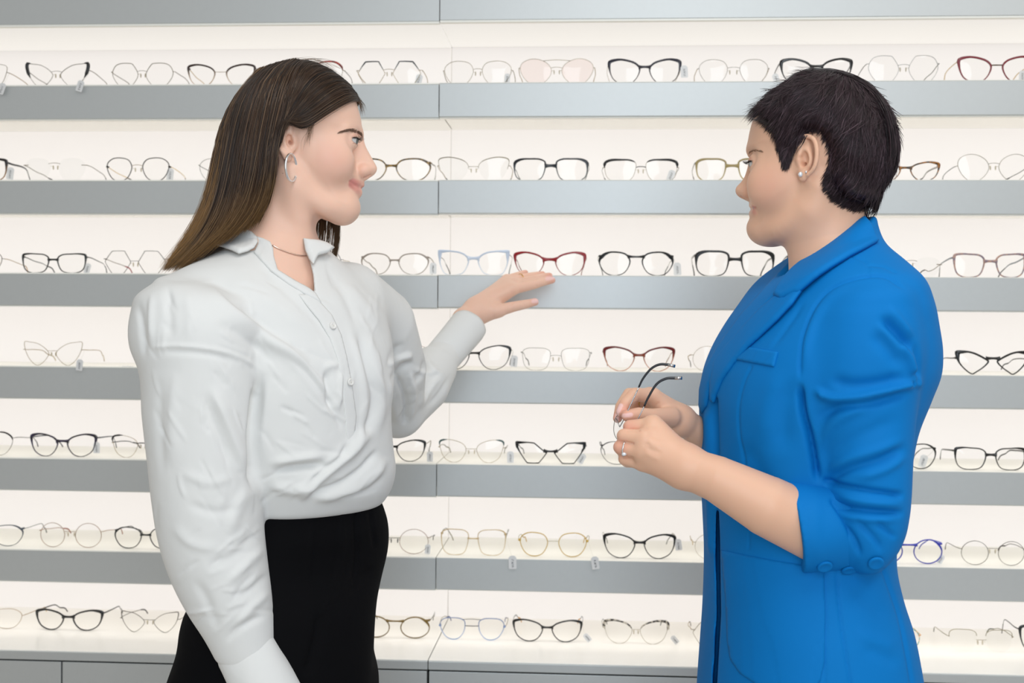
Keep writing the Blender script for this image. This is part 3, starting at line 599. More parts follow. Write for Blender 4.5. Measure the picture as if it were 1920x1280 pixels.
def hitN(S_, X, near=0.9, far=2.4):
    """first points of the solid under many photograph pixels, with outward normals"""
    X = np.asarray(X, float); d = CF+(X[:, :1]-960)/FPX*CR-(X[:, 1:]-640)/FPX*CU; d /= np.linalg.norm(d, axis=1)[:, None]
    t = np.full(len(X), near); best = np.full(len(X), 9.0); tb_ = t.copy(); live = np.ones(len(X), bool)
    for _ in range(110):
        f = S_.ev(CP+t[live, None]*d[live]); i = np.where(live)[0]
        m = f < best[i]; best[i[m]] = f[m]; tb_[i[m]] = t[i[m]]
        t[i] += np.maximum(0.0006, f*0.75); done = (f < 0.0003) | (t[i] > far); live[i[done]] = False
        if not live.any(): break
    P = CP+tb_[:, None]*d; e = 0.0015; G = np.stack([S_.ev(P+np.eye(3)[k]*e)-S_.ev(P-np.eye(3)[k]*e) for k in range(3)], 1)
    G /= np.linalg.norm(G, axis=1)[:, None]+1e-12
    return P, G, best < 0.004
def vnormals(V, F):
    n = np.cross(V[F[:, 2]]-V[F[:, 0]], V[F[:, 3]]-V[F[:, 1]]); N = np.zeros_like(V)
    for k in range(4): np.add.at(N, F[:, k], n)
    return N/(np.linalg.norm(N, axis=1)[:, None]+1e-12)
def largest(V, F):
    """only the biggest connected piece"""
    lab = np.arange(len(V))
    while True:
        m = lab[F].min(1); new = lab.copy()
        for k in range(F.shape[1]): np.minimum.at(new, F[:, k], m)
        new = new[new]
        if (new == lab).all(): break
        lab = new
    u, c = np.unique(lab[F[:, 0]], return_counts=True); keep = lab == u[c.argmax()]
    idx = np.cumsum(keep)-1; return V[keep], idx[F[keep[F[:, 0]]]]
def relax(V, F, it=2, lam=0.5):
    E = np.concatenate([F[:, [0, 1]], F[:, [1, 2]], F[:, [2, 3]], F[:, [3, 0]]])
    for _ in range(it):
        A = np.zeros_like(V); c = np.zeros(len(V))
        np.add.at(A, E[:, 0], V[E[:, 1]]); np.add.at(c, E[:, 0], 1); np.add.at(A, E[:, 1], V[E[:, 0]]); np.add.at(c, E[:, 1], 1)
        V = V*(1-lam)+lam*A/np.maximum(c, 1)[:, None]
    return V
def pxy(V):
    d = V-CP; w = d@CF
    return np.stack([960+FPX*(d@CR)/w, 640-FPX*(d@CU)/w], 1)
def polydist(X, pts):
    """distance, side (+ to the right of the stroke's run) and run 0..1 of points X to a 2-D stroke"""
    P = np.asarray(pts, float); best = np.full(len(X), 1e9); side = np.zeros(len(X)); run = np.zeros(len(X))
    L = np.concatenate([[0], np.cumsum(np.linalg.norm(np.diff(P, axis=0), axis=1))]); tot = L[-1]+1e-9
    for i in range(len(P)-1):
        a = P[i]; b = P[i+1]-a; l2 = b@b+1e-12; t = np.clip((X-a)@b/l2, 0, 1); q = X-a-t[:, None]*b; d = np.hypot(q[:, 0], q[:, 1])
        m = d < best; best[m] = d[m]; side[m] = np.sign(b[0]*(X[m, 1]-a[1])-b[1]*(X[m, 0]-a[0])); run[m] = (L[i]+t[m]*math.sqrt(l2))/tot
    return best, side, run
def strokes(V, N, lst, facing=0.15, smooth=24):
    """fold strokes drawn over the photograph and pressed into the cloth that lies under them: (points, amplitude mm, width, width on the other side, taper)"""
    X = pxy(V); view = V-CP; view /= np.linalg.norm(view, axis=1)[:, None]; fc = -(N*view).sum(1); m = fc > facing
    idx = np.where(m)[0]; off = np.zeros(len(V)); fade = np.clip((fc[idx]-facing)/0.25, 0, 1)
    for st in lst:
        pts, amp, w1 = st[:3]; w2 = st[3] if len(st) > 3 else w1; tp = st[4] if len(st) > 4 else 0.3
        P = spline(pts, max(4, 6*len(pts))) if len(pts) > 2 else np.asarray(pts, float)
        lo, hi = P.min(0)-3*max(w1, w2), P.max(0)+3*max(w1, w2)
        k = np.where(((X[idx] > lo) & (X[idx] < hi)).all(1))[0]
        if not len(k): continue
        d, sd, rn = polydist(X[idx[k]], P)
        w = np.where(sd > 0, w1, w2)
        e = np.clip(np.minimum(rn, 1-rn)/max(tp, 1e-3), 0, 1); e = e*e*(3-2*e) if tp > 0 else 1
        off[idx[k]] += amp*0.001*np.exp(-(d/w)**2)*e*fade[k]
    return V+N*off[:, None]
def mesh_obj(name, V, F, m, parent=None, cols=None):
    me = bpy.data.meshes.new(name); me.vertices.add(len(V)); me.vertices.foreach_set('co', np.asarray(V, np.float32).ravel())
    nf = len(F); k = F.shape[1]; me.loops.add(nf*k); me.loops.foreach_set('vertex_index', F.astype(np.int32).ravel())
    me.polygons.add(nf); me.polygons.foreach_set('loop_start', np.arange(0, nf*k, k, dtype=np.int32)); me.polygons.foreach_set('loop_total', np.full(nf, k, np.int32))
    me.polygons.foreach_set('use_smooth', np.ones(nf, bool)); me.update(calc_edges=True)
    if cols is not None:
        a = me.color_attributes.new('tone', 'FLOAT_COLOR', 'POINT'); c4 = np.ones((len(V), 4), np.float32); c4[:, :3] = cols; a.data.foreach_set('color', c4.ravel())
    me.materials.append(m)
    return link(name, me, parent)
# ---------------------------------------------------------------- heads
class Head:
    """a head's own frame: O on the midline between the ears, F forward, N to the near side, Z up"""
    def __init__(h, ox, oy, Y, sx, turn):
        h.O = U(ox, oy, Y); a = math.radians(turn)
        h.F = np.array([sx*math.cos(a), math.sin(a), 0.0]); h.N = np.array([sx*math.sin(a), -math.cos(a), 0.0]); h.Z = np.array([0, 0, 1.0])
        h.M = np.array([h.F, h.N, h.Z])
    def L(h, x, y, w=0.0):
        d = CF+(x-960)/FPX*CR-(y-640)/FPX*CU; q = h.O+w*h.N
        return CP+((q-CP)@h.N)/(d@h.N)*d
    def mir(h, p): p = np.asarray(p, float); return p-2*((p-h.O)@h.N)*h.N
    def both(h, pts): return [pts, [h.mir(p) for p in pts]]
def inflate(h, prof, hup, WT, DT, p0=2.1):
    """the traced profile swelled to the head's half width, which changes with the height along hup"""
    P = spline(np.array([[(h.L(x, y)-h.O)@h.F, (h.L(x, y)-h.O)[2]] for x, y in prof]), 6*len(prof), closed=True)
    lo = P.min(0)-0.03; hi = P.max(0)+0.03; st = 0.0015
    n = np.ceil((hi-lo)/st).astype(int)+1
    g = np.stack(np.meshgrid(lo[0]+st*np.arange(n[0]), lo[1]+st*np.arange(n[1]), indexing='ij'), -1).reshape(-1, 2)
    d = np.full(len(g), 1e9); ins = np.zeros(len(g), bool)
    for i in range(len(P)):
        a = P[i]; b = P[(i+1) % len(P)]; e = b-a; q = g-a; t = np.clip(q@e/(e@e+1e-12), 0, 1); d = np.minimum(d, np.hypot(*(q-t[:, None]*e).T))
        c = (a[1] > g[:, 1]) != (b[1] > g[:, 1]); ins ^= c & (g[:, 0] < e[0]*(g[:, 1]-a[1])/(e[1]+1e-12)+a[0])
    gd = np.where(ins, d, -d).reshape(n)
    hup = nrm(hup); wx, wy = np.array(WT).T; w_ = np.linspace(wx[0], wx[-1], 120); y_ = np.interp(w_, wx, wy)
    for _ in range(40): y_[1:-1] = 0.25*y_[:-2]+0.5*y_[1:-1]+0.25*y_[2:]
    wx, wy = w_, y_; dx_, dy_ = np.array(DT).T; dz_ = np.interp(w_, dx_, dy_)
    for _ in range(60): dz_[1:-1] = 0.25*dz_[:-2]+0.5*dz_[1:-1]+0.25*dz_[2:]
    def fn(pt):
        q = pt-h.O; a = (q@h.F-lo[0])/st; b = (q[:, 2]-lo[1])/st; y = np.abs(q@h.N)
        ac = np.clip(a, 0, n[0]-1.001); bc = np.clip(b, 0, n[1]-1.001); i = ac.astype(int); j = bc.astype(int); u = ac-i; v = bc-j
        dd = gd[i, j]*(1-u)*(1-v)+gd[i+1, j]*u*(1-v)+gd[i, j+1]*(1-u)*v+gd[i+1, j+1]*u*v
        dd = dd-np.hypot(a-ac, b-bc)*st
        hh_ = q@hup; W = np.interp(hh_, wx, wy); D = np.interp(hh_, wx, dz_); fr_ = np.clip(((q@h.F)-0.005)/0.03, 0, 1); D = 0.068*(1-fr_)+D*fr_; s = np.maximum(D-dd, 0)/D; p = p0*(1-fr_)+1.85*fr_
        r = (s**p+(y/W)**p)**(1/p)
        return (r-1)*W*0.75
    c = h.O+h.F*(lo[0]+hi[0])/2+h.Z*(lo[1]+hi[1])/2
    return fn, c, np.linalg.norm(hi-lo)/2+0.03
def add_ear(S_, h, px, w0, flare):
    """px: helix run, lobe, tragus, hollow ... in photograph pixels"""
    F, N, Z = h.F, h.N, h.Z
    def E(p, extra=0.0):
        q = h.L(p[0], p[1], w0); back = (px['root'][0]-p[0])*(1 if F[0] > 0 else -1)
        return h.L(p[0], p[1], w0+flare*max(0, back)/FPX*1.6+extra)
    out = []
    for mirror in (0, 1):
        mm = (lambda q: h.mir(q)) if mirror else (lambda q: q)
        c = np.mean([E(p) for p in px['helix']], 0)*0.55+0.45*E(px['hole'])
        a = E(px['helix'][2]); b = E(px['lobe']); up = nrm(a-b); fw = nrm(E(px['hole'])-E(px['helix'][-3])); fw = nrm(fw-up*(fw@up)); sd = np.cross(fw, up); sd = sd*np.sign(sd@N)
        ln = np.linalg.norm(a-b)
        M = np.array([fw, up, sd]);
        if mirror: M = np.array([v-2*(v@N)*N for v in M])
        S_.ell(mm((a+b)/2-sd*0.003+fw*0.001), (ln*0.30, ln*0.5, 0.0045), M, k=0.006)
        S_.cap(mm(E(px['hole'])-sd*0.014), mm((a+b)/2-sd*0.004), 0.012, 0.009, k=0.006)
        S_.ell(mm(E(px['concha'])+sd*0.003), (ln*0.165, ln*0.23, 0.0085), M, k=0.004, op='s')
        S_.chain([mm(q) for q in spline([E(p, 0.0024) for p in px['scapha']], 12)], 0.0017, k=0.003, op='s')
        hx = spline([E(p, 0.001) for p in px['helix']], 24)
        S_.chain([mm(q) for q in hx], np.interp(np.linspace(0, 1, 24), [0, .3, .7, 1], [.0026, .0031, .0031, .0026]), k=0.003)
        S_.chain([mm(q) for q in spline([E(p, -0.0002) for p in px['anti']], 14)], np.interp(np.linspace(0, 1, 14), [0, .25, .8, 1], [.0012, .0022, .0022, .0016]), k=0.004)
        S_.ell(mm(E(px['lobe'])), (0.0065, 0.0075, 0.0036), M, k=0.005)
        S_.cap(mm(E(px['tragus'], -0.002)), mm(E((px['tragus'][0], px['tragus'][1]+5), -0.002)), 0.0034, 0.0026, k=0.004)
        S_.ell(mm(E(px['hole'])-sd*0.004), (0.0020, 0.0030, 0.010), M, k=0.003, op='s')
    return E
def build_head(S_, h, d):
    """d: the face's landmarks, all in photograph pixels"""
    L = h.L
    S_.put(*inflate(h, d['profile'], h.F*d['tilt'][0]+h.Z*d['tilt'][1], d['W'], d['D']), k=0.01)
    for fn in (lambda q: q, h.mir):
        S_.chain([fn(q) for q in spline([L(*p[:3]) for p in d['brow']], 9)], np.interp(np.linspace(0, 1, 9), np.linspace(0, 1, len(d['brow'])), [p[3] for p in d['brow']]), k=0.016)
        x, y, w, r = d['cheek']; S_.ell(fn(L(x, y, w)), r, h.M, k=0.03)
        S_.chain([fn(q) for q in spline([L(*p[:3]) for p in d['jaw']], 9)], np.interp(np.linspace(0, 1, 9), np.linspace(0, 1, len(d['jaw'])), [p[3] for p in d['jaw']]), k=0.03)
        x, y, w, r = d['socket']; S_.ell(fn(L(x, y, w)), r, h.M, k=0.018, op='s')
    S_.ell(L(*d['chin'][:2]), d['chin'][2], h.M, k=0.018)
    # nose
    S_.chain(spline([L(x, y) for x, y, r in d['nose']], 14), np.interp(np.linspace(0, 1, 14), np.linspace(0, 1, len(d['nose'])), [r for x, y, r in d['nose']]), k=0.008)
    S_.chain(spline([L(x, y) for x, y, r in d['nbase']], 9), np.interp(np.linspace(0, 1, 9), np.linspace(0, 1, len(d['nbase'])), [r for x, y, r in d['nbase']]), k=0.010)
    for fn in (lambda q: q, h.mir):
        x, y, w, r = d['alar']; S_.ell(fn(L(x, y, w)), (r*1.1, r*0.9, r*0.92), h.M, k=0.006)
        q = L(*d['nose'][-1][:2]); S_.cap(fn(L(x, y, w)), q, r*0.6, r*0.7, k=0.006)
    S_.chain([L(x, y) for x, y, r in d['colum']], [r for x, y, r in d['colum']], k=0.004)
    for fn in (lambda q: q, h.mir):
        x, y, w = d['nostril']; S_.ell(fn(L(x, y, w)), (0.0055, 0.0026, 0.0032), h.M, k=0.0025, op='s')
    # lips: laid on the face where the photograph shows them, then parted along the mouth line
    def on(pts, depth):
        B0 = Sdf(); B0.P += S_.P; H, G, ok = hitN(B0, [p[:2] for p in pts]); return [q-g*depth for q, g in zip(H, G)]
    h.lip = {}
    for key in ('uplip', 'lolip'):
        q = on(d[key]['near'], d[key]['sink']); q.append(L(*d[key]['mid'])); r = np.array(d[key]['r'])
        m = spline(q, 14); rr = np.interp(np.linspace(0, 1, 14), np.linspace(0, 1, len(r)), r); h.lip[key] = m
        h.lipq = (m, rr); 
        d[key]['path'] = (m, rr)
    for key in ('uplip', 'lolip'):
        m, rr = d[key]['path']
        for fn in (lambda q: q, h.mir): S_.chain([fn(q) for q in m], rr, k=0.005)
    mo = on(d['mouth']['near'], 0.0); mo.append(L(*d['mouth']['mid'])); mo = spline(mo, 14); d['mouth']['path'] = mo
    for fn in (lambda q: q, h.mir): S_.chain([fn(q) for q in mo], np.interp(np.linspace(0, 1, 14), [0, .15, 1], [.0006, .0010, .0011]), k=0.0035, op='s')
    # lids: a shell over the eyeball with an almond opening
    h.eyes = []
    for fn, sd in ((lambda q: q, 1), (h.mir, -1)):
        x, y, w = d['eye']; c = fn(L(x, y, w))
        g = nrm(h.F*0.97+sd*h.N*d.get('gaze', 0.12)+h.Z*d.get('pitch', -0.08)); lat = nrm(np.cross(g, h.Z)); lat = lat*np.sign(lat@h.N)*sd; up = np.cross(lat, g); up = up*np.sign(up[2])
        S_.ell(c, (0.0134, 0.0134, 0.0134), None, k=0.008)
        tl = d.get('cant', 0.12)*1.0; la2 = nrm(lat+up*tl); up2 = nrm(up-lat*tl)
        S_.ell(c+g*0.0115+up2*d.get('lidup', 0.0), (0.009, d.get('eyew', 0.0125), d.get('eyeh', 0.0044)), np.array([g, la2, up2]), k=0.002, op='s')
        S_.ell(c, (0.0118,)*3, None, k=0.0008, op='s')
        h.eyes.append((c, g, la2, up2))
def paint(cols, V, pts, r, col, amt, soft=0.5):
    """tint the skin within r of a run of points (r in metres)"""
    col = np.array(srgb(*col)); d = np.full(len(V), 9.0); P = [np.asarray(p, float) for p in pts]
    for i in range(max(1, len(P)-1)):
        a = P[i]; b = P[min(i+1, len(P)-1)]-a; t = np.clip((V-a)@b/(b@b+1e-12), 0, 1); d = np.minimum(d, np.linalg.norm(V-a-t[:, None]*b, axis=1))
    k = np.clip((r-d)/(r*soft), 0, 1); k = (k*k*(3-2*k)*amt)[:, None]
    cols[:] = cols*(1-k)+col*k
def skin_material(name):
    m = mat(name, (0.8, 0.6, 0.5), 0.46, 0, bump=0.06, bscale=900, Subsurface_Weight=0.22, Subsurface_Scale=0.004, Specular_IOR_Level=0.4)
    b = m.node_tree.nodes['Principled BSDF']; b.inputs['Subsurface Radius'].default_value = (1.0, 0.4, 0.25)
    a = m.node_tree.nodes.new('ShaderNodeAttribute'); a.attribute_name = 'tone'
    m.node_tree.links.new(a.outputs['Color'], b.inputs['Base Color']); return m
def eye_material():
    m = mat('eye_material', (0.85, 0.83, 0.8), 0.08); nt = m.node_tree; b = nt.nodes['Principled BSDF']
    tc = nt.nodes.new('ShaderNodeTexCoord'); sx = nt.nodes.new('ShaderNodeVectorMath'); sx.operation = 'DOT_PRODUCT'; sx.inputs[1].default_value = (0, 0, 1/0.012)
    cr = nt.nodes.new('ShaderNodeValToRGB'); cr.color_ramp.interpolation = 'LINEAR'
    nt.links.new(tc.outputs['Object'], sx.inputs[0]); nt.links.new(sx.outputs['Value'], cr.inputs[0]); nt.links.new(cr.outputs[0], b.inputs['Base Color'])
    el = cr.color_ramp.elements; el[0].position = 0.0; el[0].color = (0.62, 0.58, 0.55, 1); el[1].position = 1.0; el[1].color = (0.004, 0.004, 0.005, 1)
    for p_, c_ in ((0.865, (0.60, 0.57, 0.55, 1)), (0.885, (0.03, 0.035, 0.035, 1)), (0.93, (0.09, 0.11, 0.10, 1)), (0.972, (0.07, 0.075, 0.06, 1)), (0.98, (0.004, 0.004, 0.005, 1))):
        e = el.new(p_); e.color = c_
    return m
M_eye = eye_material()
M_lash = mat('eyelash_black', srgb(22, 18, 17), 0.6)
def add_eyes(h, parent, brow_px, brow_col, bw, near_only=False):
    for i, (c, g, la, up) in enumerate(h.eyes):
        b = MB(); R = np.array([la, up, g]).T; b.ball((0, 0, 0), 0.0118, 32)
        o = b.build('eyeball', M_eye, parent); o.matrix_world = Matrix(((R[0][0], R[0][1], R[0][2], c[0]), (R[1][0], R[1][1], R[1][2], c[1]), (R[2][0], R[2][1], R[2][2], c[2]), (0, 0, 0, 1)))
        # lash line and lashes along the upper lid
        b = MB(); rnd = random.Random(3+i)
        w, hh = 0.0118, 0.0040
        pts = []
        for t in np.linspace(-0.95, 1.0, 15):
            u = t*w; v = hh*math.sqrt(max(0, 1-t*t*0.9))+0.0006
            z = math.sqrt(max(1e-8, 0.0130**2-u*u-v*v)); pts.append(c+la*u+up*v+g*z)
        b.tube(pts, [0.0004]+[0.0007]*13+[0.0004], 6)
        for k in range(46):
            t = rnd.uniform(0, 1)**0.8; q = t*14; j = min(13, int(q)); p = np.asarray(pts[j])*(1-(q-j))+np.asarray(pts[j+1])*(q-j)
            ln = rnd.uniform(0.005, 0.0085); sdv = la*(t-0.45)*1.2+rnd.uniform(-.15, .15)*la
            q1 = p+nrm(g*1.0+sdv*0.7-up*0.25)*ln*0.5; q2 = p+nrm(g*0.9+sdv+up*0.35)*ln
            b.tube(spline([p, q1, q2], 5), np.linspace(0.00022, 0.00006, 5), 3)
        low = []
        for t in np.linspace(-0.8, 0.95, 12):
            u = t*w; v = -hh*math.sqrt(max(0, 1-t*t*0.9)); z = math.sqrt(max(1e-8, 0.0131**2-u*u-v*v)); low.append(c+la*u+up*v+g*z)
        for k in range(0):
            p = np.asarray(low[rnd.randrange(6, 12)])+g*0.0006; b.tube([p, p+nrm(g*0.7-up*0.8+la*rnd.uniform(-.1, .5))*rnd.uniform(.0025, .004)], [0.00014, 0.00005], 3)
        b.build('eyelashes', M_lash, parent)
def brow_hairs(h, S_, parent, px, n, ln, m, seed=1):
    """eyebrow hairs combed along a run of pixels that lies on the brow, and the same on the far side"""
    rnd = random.Random(seed); b = MB(); P = spline([p[:2] for p in px], 30); wd = np.interp(np.linspace(0, 1, 30), np.linspace(0, 1, len(px)), [p[2] for p in px])
    surf = [S_.hit(*p) for p in P]; up = [S_.hit(p[0], p[1]-1.5) for p in P]
    for k in range(n):
        t = rnd.uniform(0, 28.9); i = int(t); p = surf[i]*(1-t+i)+surf[i+1]*(t-i); T = nrm(surf[i+1]-surf[i]); V = nrm(up[i]-surf[i]); out = nrm(np.cross(T, V)); out = out*np.sign(out@(CP-p))
        o = rnd.uniform(-1, 1)*wd[i]/FPX*1.7; p = p+V*o+out*0.0002
        d1 = nrm(T+V*(0.55-0.9*(i/29))*rnd.uniform(.5, 1.2)-V*o*60+out*.25); q = p+d1*ln*rnd.uniform(.6, 1.1)-out*0.0008
        for f in (lambda z: z, h.mir): b.tube([f(p), f((p+q)/2+out*0.0006), f(q)], [0.00022, 0.0002, 0.00006], 3)
    return b.build('eyebrows', m, parent)
# ---------------------------------------------------------------- the two women: heads, necks, arms and hands in one skin each
DEV = os.environ.get('DEVPART', '')
FINE = 0.0013
M_skin = skin_material('skin')
A_ = Head(549, 264, -0.72, 1, 11)       # woman in white, faces right
B_ = Head(1508, 306, -0.78, -1, 25)    # woman in blue, faces left
SA = Sdf(); SB = Sdf()
dA = dict(
 profile=[(664,183),(672,205),(677,225),(679,243),(679,253),(675,264),(672,272),(670,285),(669,300),(671,315),(675,327),(678,336),(674,343),(671,352),(670,362),(667,373),(668,384),(666,394),(660,402),(648,408),(632,408),(612,406),(594,402),(560,402),(520,385),(475,360),(447,320),(437,280),(439,235),(455,190),(480,155),(515,133),(555,125),(600,132),(637,152)],
 tilt=(.17, .985), W=[(-.12,.03),(-.10,.034),(-.085,.042),(-.06,.050),(-.04,.054),(-.02,.059),(0,.064),(.03,.069),(.06,.073),(.14,.073)],
 brow=[(670,254,.010,.0045),(664,249,.026,.0055),(648,248,.043,.005)], D=[(-.12,.06),(-.085,.075),(-.055,.092),(-.03,.098),(0,.082),(.03,.064),(.06,.058),(.14,.062)], cheek=(622,298,.045,(.026,.016,.023)),
 jaw=[(560,352,.047,.010),(602,384,.040,.009),(640,394,.020,.009)], socket=(670,265,.029,(.012,.017,.011)), chin=(645,390,(.0155,.021,.0145)),
 nose=[(671,268,.0062),(684.5,292,.0066),(691,305,.0075),(694.5,316,.0090)], nbase=[(668,276,.008),(675,298,.0095),(681,318,.0105)], alar=(682.5,319,.0105,.0078), colum=[(694,324,.0042),(683,333,.0038)], nostril=(687,329,.0065),
 uplip=dict(near=[(657,340),(663,341.5),(670,343.5),(675,345)], mid=(675.5,347), r=[.0010,.0026,.0040,.0046,.0046], sink=.0012), lolip=dict(near=[(658,343),(663,348),(668,354.5),(671,358.5)], mid=(669,361), r=[.0010,.0034,.0056,.0062,.0062], sink=.0016),
 mouth=dict(near=[(655.5,339.5),(660,342.5),(666,346.5),(672,350)], mid=(682,354)), eye=(656,263.5,.032), gaze=.24, pitch=-.16, cant=.12, eyeh=.0034, eyew=.0140)
earA = dict(root=(549,264), helix=[(545,250),(544,234),(539,226),(531,228),(525,240),(521,256),(522,270),(527,281),(533,288)], lobe=(539,290), hole=(546,266), concha=(542,262), scapha=[(540,234),(531,240),(527,256),(528,268)], anti=[(539,245),(534,256),(533,268),(537,277)], tragus=(551,259))
dB = dict(lipr=.0048,
 profile=[(1418,225),(1411,245),(1407,262),(1404,278),(1404,286),(1409,297),(1413,310),(1415,325),(1416,340),(1415,355),(1411,366),(1407,373),(1409,382),(1412,393),(1414,404),(1417,414),(1414,424),(1415,434),(1421,443),(1434,448),(1452,447),(1478,446),(1512,442),(1550,425),(1590,395),(1622,355),(1640,315),(1650,270),(1646,225),(1625,185),(1592,158),(1550,146),(1505,150),(1462,170),(1435,195)],
 tilt=(-.05, 1.0), W=[(-.12,.034),(-.10,.040),(-.085,.047),(-.06,.055),(-.04,.060),(-.02,.064),(0,.068),(.03,.070),(.06,.073),(.14,.073)],
 brow=[(1416,288,.010,.0045),(1420,284,.026,.005),(1436,284,.042,.005)], D=[(-.12,.06),(-.085,.072),(-.055,.086),(-.03,.09),(0,.076),(.03,.064),(.06,.058),(.14,.062)], cheek=(1445,345,.045,(.028,.019,.027)),
 jaw=[(1512,396,.049,.010),(1470,428,.041,.010),(1440,434,.020,.010)], socket=(1411,304,.029,(.011,.016,.010)), chin=(1430,428,(.016,.022,.015)),
 nose=[(1417,308,.0060),(1406,336,.0064),(1398,348,.0075),(1391.5,357,.0086)], nbase=[(1418,314,.008),(1412,340,.0095),(1406,358,.0105)], alar=(1402,361,.0105,.0074), colum=[(1393,364,.0042),(1405,370,.0038)], nostril=(1397,368,.0062),
 uplip=dict(near=[(1415,387.5),(1413,386.5)], mid=(1413.5,386), r=[.0016,.0036,.0046], sink=.0012), lolip=dict(near=[(1416,393),(1415,397)], mid=(1415,400.5), r=[.0022,.0048,.0058], sink=.0014),
 mouth=dict(near=[(1417,389),(1412,390.5)], mid=(1404,392)), eye=(1420.5,306,.033), gaze=.24, pitch=-.22, cant=.06, eyeh=.0038, eyew=.0138)
earB = dict(root=(1503,300), helix=[(1500,290),(1499,272),(1503,260),(1513,255),(1524,259),(1530,270),(1532,287),(1530,304),(1525,317),(1516,327)], lobe=(1505,329), hole=(1505,308), concha=(1511,298), scapha=[(1506,270),(1513,264),(1521,272),(1523,288),(1521,304)], anti=[(1508,278),(1516,284),(1520,298),(1517,310),(1511,318)], tragus=(1499,301))
for S_, h, d, e, fl in ((SA, A_, dA, earA, 0.30), (SB, B_, dB, earB, 0.42)):
    build_head(S_, h, d); add_ear(S_, h, e, d['W'][6][1]+0.0035, fl)
# necks and the tops of the chests
L = A_.L
SA.chain([L(532,350), L(517,440), L(500,540)], [.047, .047, .055], k=.022)
for s_ in (1, -1): SA.chain([L(543,320,s_*.050), L(560,410,s_*.034), L(566,500,s_*.014)], [.011,.011,.009], k=.02)
L = B_.L
SB.chain([L(1545,365), L(1553,450), L(1572,560)], [.050, .051, .062], k=.022)
for s_ in (1, -1): SB.chain([L(1536,350,s_*.052), L(1520,430,s_*.036), L(1508,500,s_*.014)], [.011,.011,.009], k=.02)
def V3(p): return U(*p)
def finger(S_, pts, rad, k=0.004): S_.chain([U(*p) for p in pts], rad, k=k)
# woman in white: chest, far arm and open hand
YA = -0.72; YB = -0.78
ta = math.radians(-38); TA = np.array([math.cos(ta), math.sin(ta), 0]); LA = np.array([-math.sin(ta), math.cos(ta), 0])      # her front, her left
cA = U(520, 700, YA)
SA.ell(cA+np.array([0, 0, .02]), (.088, .135, .19), np.array([TA, LA, [0, 0, 1]]), k=.03)
shA = cA+LA*.15+np.array([0, 0, .115]); elA = U(752, 780, -.40); wrA = U(873, 601, -.165)
SA.chain([cA+LA*.06+np.array([0, 0, .08]), U(690, 610, -.58), elA], [.05, .040, .028], k=.03); SA.chain([elA, U(806, 706, -.305), U(838, 660, -.235), wrA], [.028, .028, .024, .0225], k=.012)
SA.chain([cA-LA*.06+np.array([0, 0, .08]), U(370, 600, -.84), U(390, 930, -.85), U(478, 1245, -.85)], [.05, .042, .034, .025], k=.03)
kn = {'i': (958, 543, -.118), 'm': (964, 533, -.100), 'r': (962, 526, -.082), 'p': (950, 524, -.066)}
for q, r in zip('imrp', (.0125, .012, .0115, .0105)): SA.cap(U(893, 580, -.145), U(*kn[q]), .0165, r, k=.014)
SA.cap(wrA, U(895, 581, -.145), .0225, .019, k=.016)
SA.cap(U(905, 588, -.150), U(935, 583, -.148), .0165, .0125, k=.014)
finger(SA, [kn['i'], (1000, 533.5, -.092), (1020, 528, -.080), (1035, 525, -.074)], [.0105, .0090, .0078, .0066])
finger(SA, [kn['m'], (1004, 524, -.078), (1020, 519, -.068), (1030, 517, -.062)], [.0102, .0088, .0076, .0064])
finger(SA, [kn['r'], (992, 519, -.062), (1008, 516, -.052), (1017, 514, -.046)], [.0098, .0084, .0074, .0062])
finger(SA, [kn['p'], (970, 517, -.052), (980, 513, -.042), (985, 511, -.036)], [.0088, .0076, .0066, .0056])
finger(SA, [(930, 583, -.150), (962, 575, -.142), (986, 570, -.132), (1003, 566, -.124)], [.0125, .0098, .0086, .0072])
# near hand, below the frame
SA.chain([U(480, 1245, -.85), U(505, 1330, -.86), U(512, 1390, -.865)], [.025, .028, .02], k=.015)
for i in range(4): SA.chain([U(500+i*9, 1380, -.875+.008*i), U(506+i*9, 1450, -.89+.008*i), U(498+i*8, 1490, -.885+.008*i)], [.0095, .0085, .0068], k=.004)
SA.chain([U(528, 1330, -.86), U(560, 1390, -.86), U(562, 1430, -.86)], [.012, .0095, .0075], k=.008)
# woman in blue: both forearms and hands
tb = math.radians(180+12); TB = np.array([math.cos(tb), math.sin(tb), 0]); LB = np.array([-math.sin(tb), math.cos(tb), 0])      # her front (left), her left (near)
cB = U(1560, 760, YB)
SB.ell(cB, (.085, .135, .19), np.array([TB, LB, [0, 0, 1]]), k=.03)
# far forearm and hand
SB.chain([U(1580, 680, -.62), U(1500, 868, -.615), U(1385, 848, -.70), U(1316, 814, -.755), U(1284, 792, -.775)], [.042, .036, .029, .0205, .0185], k=.012)
fw = (1272, 787, -.778)
k2 = {'i': (1224, 743, -.790), 'm': (1219, 742, -.770), 'r': (1216, 752, -.752), 'p': (1220, 766, -.738)}
for q, r in zip('imrp', (.0118, .0118, .011, .010)): SB.cap(U(*fw), U(*k2[q]), .0165, r, k=.012)
finger(SB, [k2['i'], (1190, 739, -.812), (1172, 757, -.826), (1164, 772, -.832)], [.0105, .0090, .0078, .0064])
finger(SB, [k2['m'], (1180, 739, -.788), (1164, 762, -.806), (1158, 784, -.816)], [.0105, .0088, .0076, .0062])
finger(SB, [k2['r'], (1190, 752, -.752), (1186, 774, -.766), (1198, 784, -.778)], [.0098, .0085, .0074, .0062])
finger(SB, [k2['p'], (1198, 767, -.735), (1196, 784, -.748), (1206, 790, -.758)], [.009, .0076, .0066, .0056])
finger(SB, [(1258, 782, -.800), (1222, 781, -.826), (1197, 777, -.838), (1176, 779, -.843)], [.0135, .0108, .0095, .0078], k=.006)
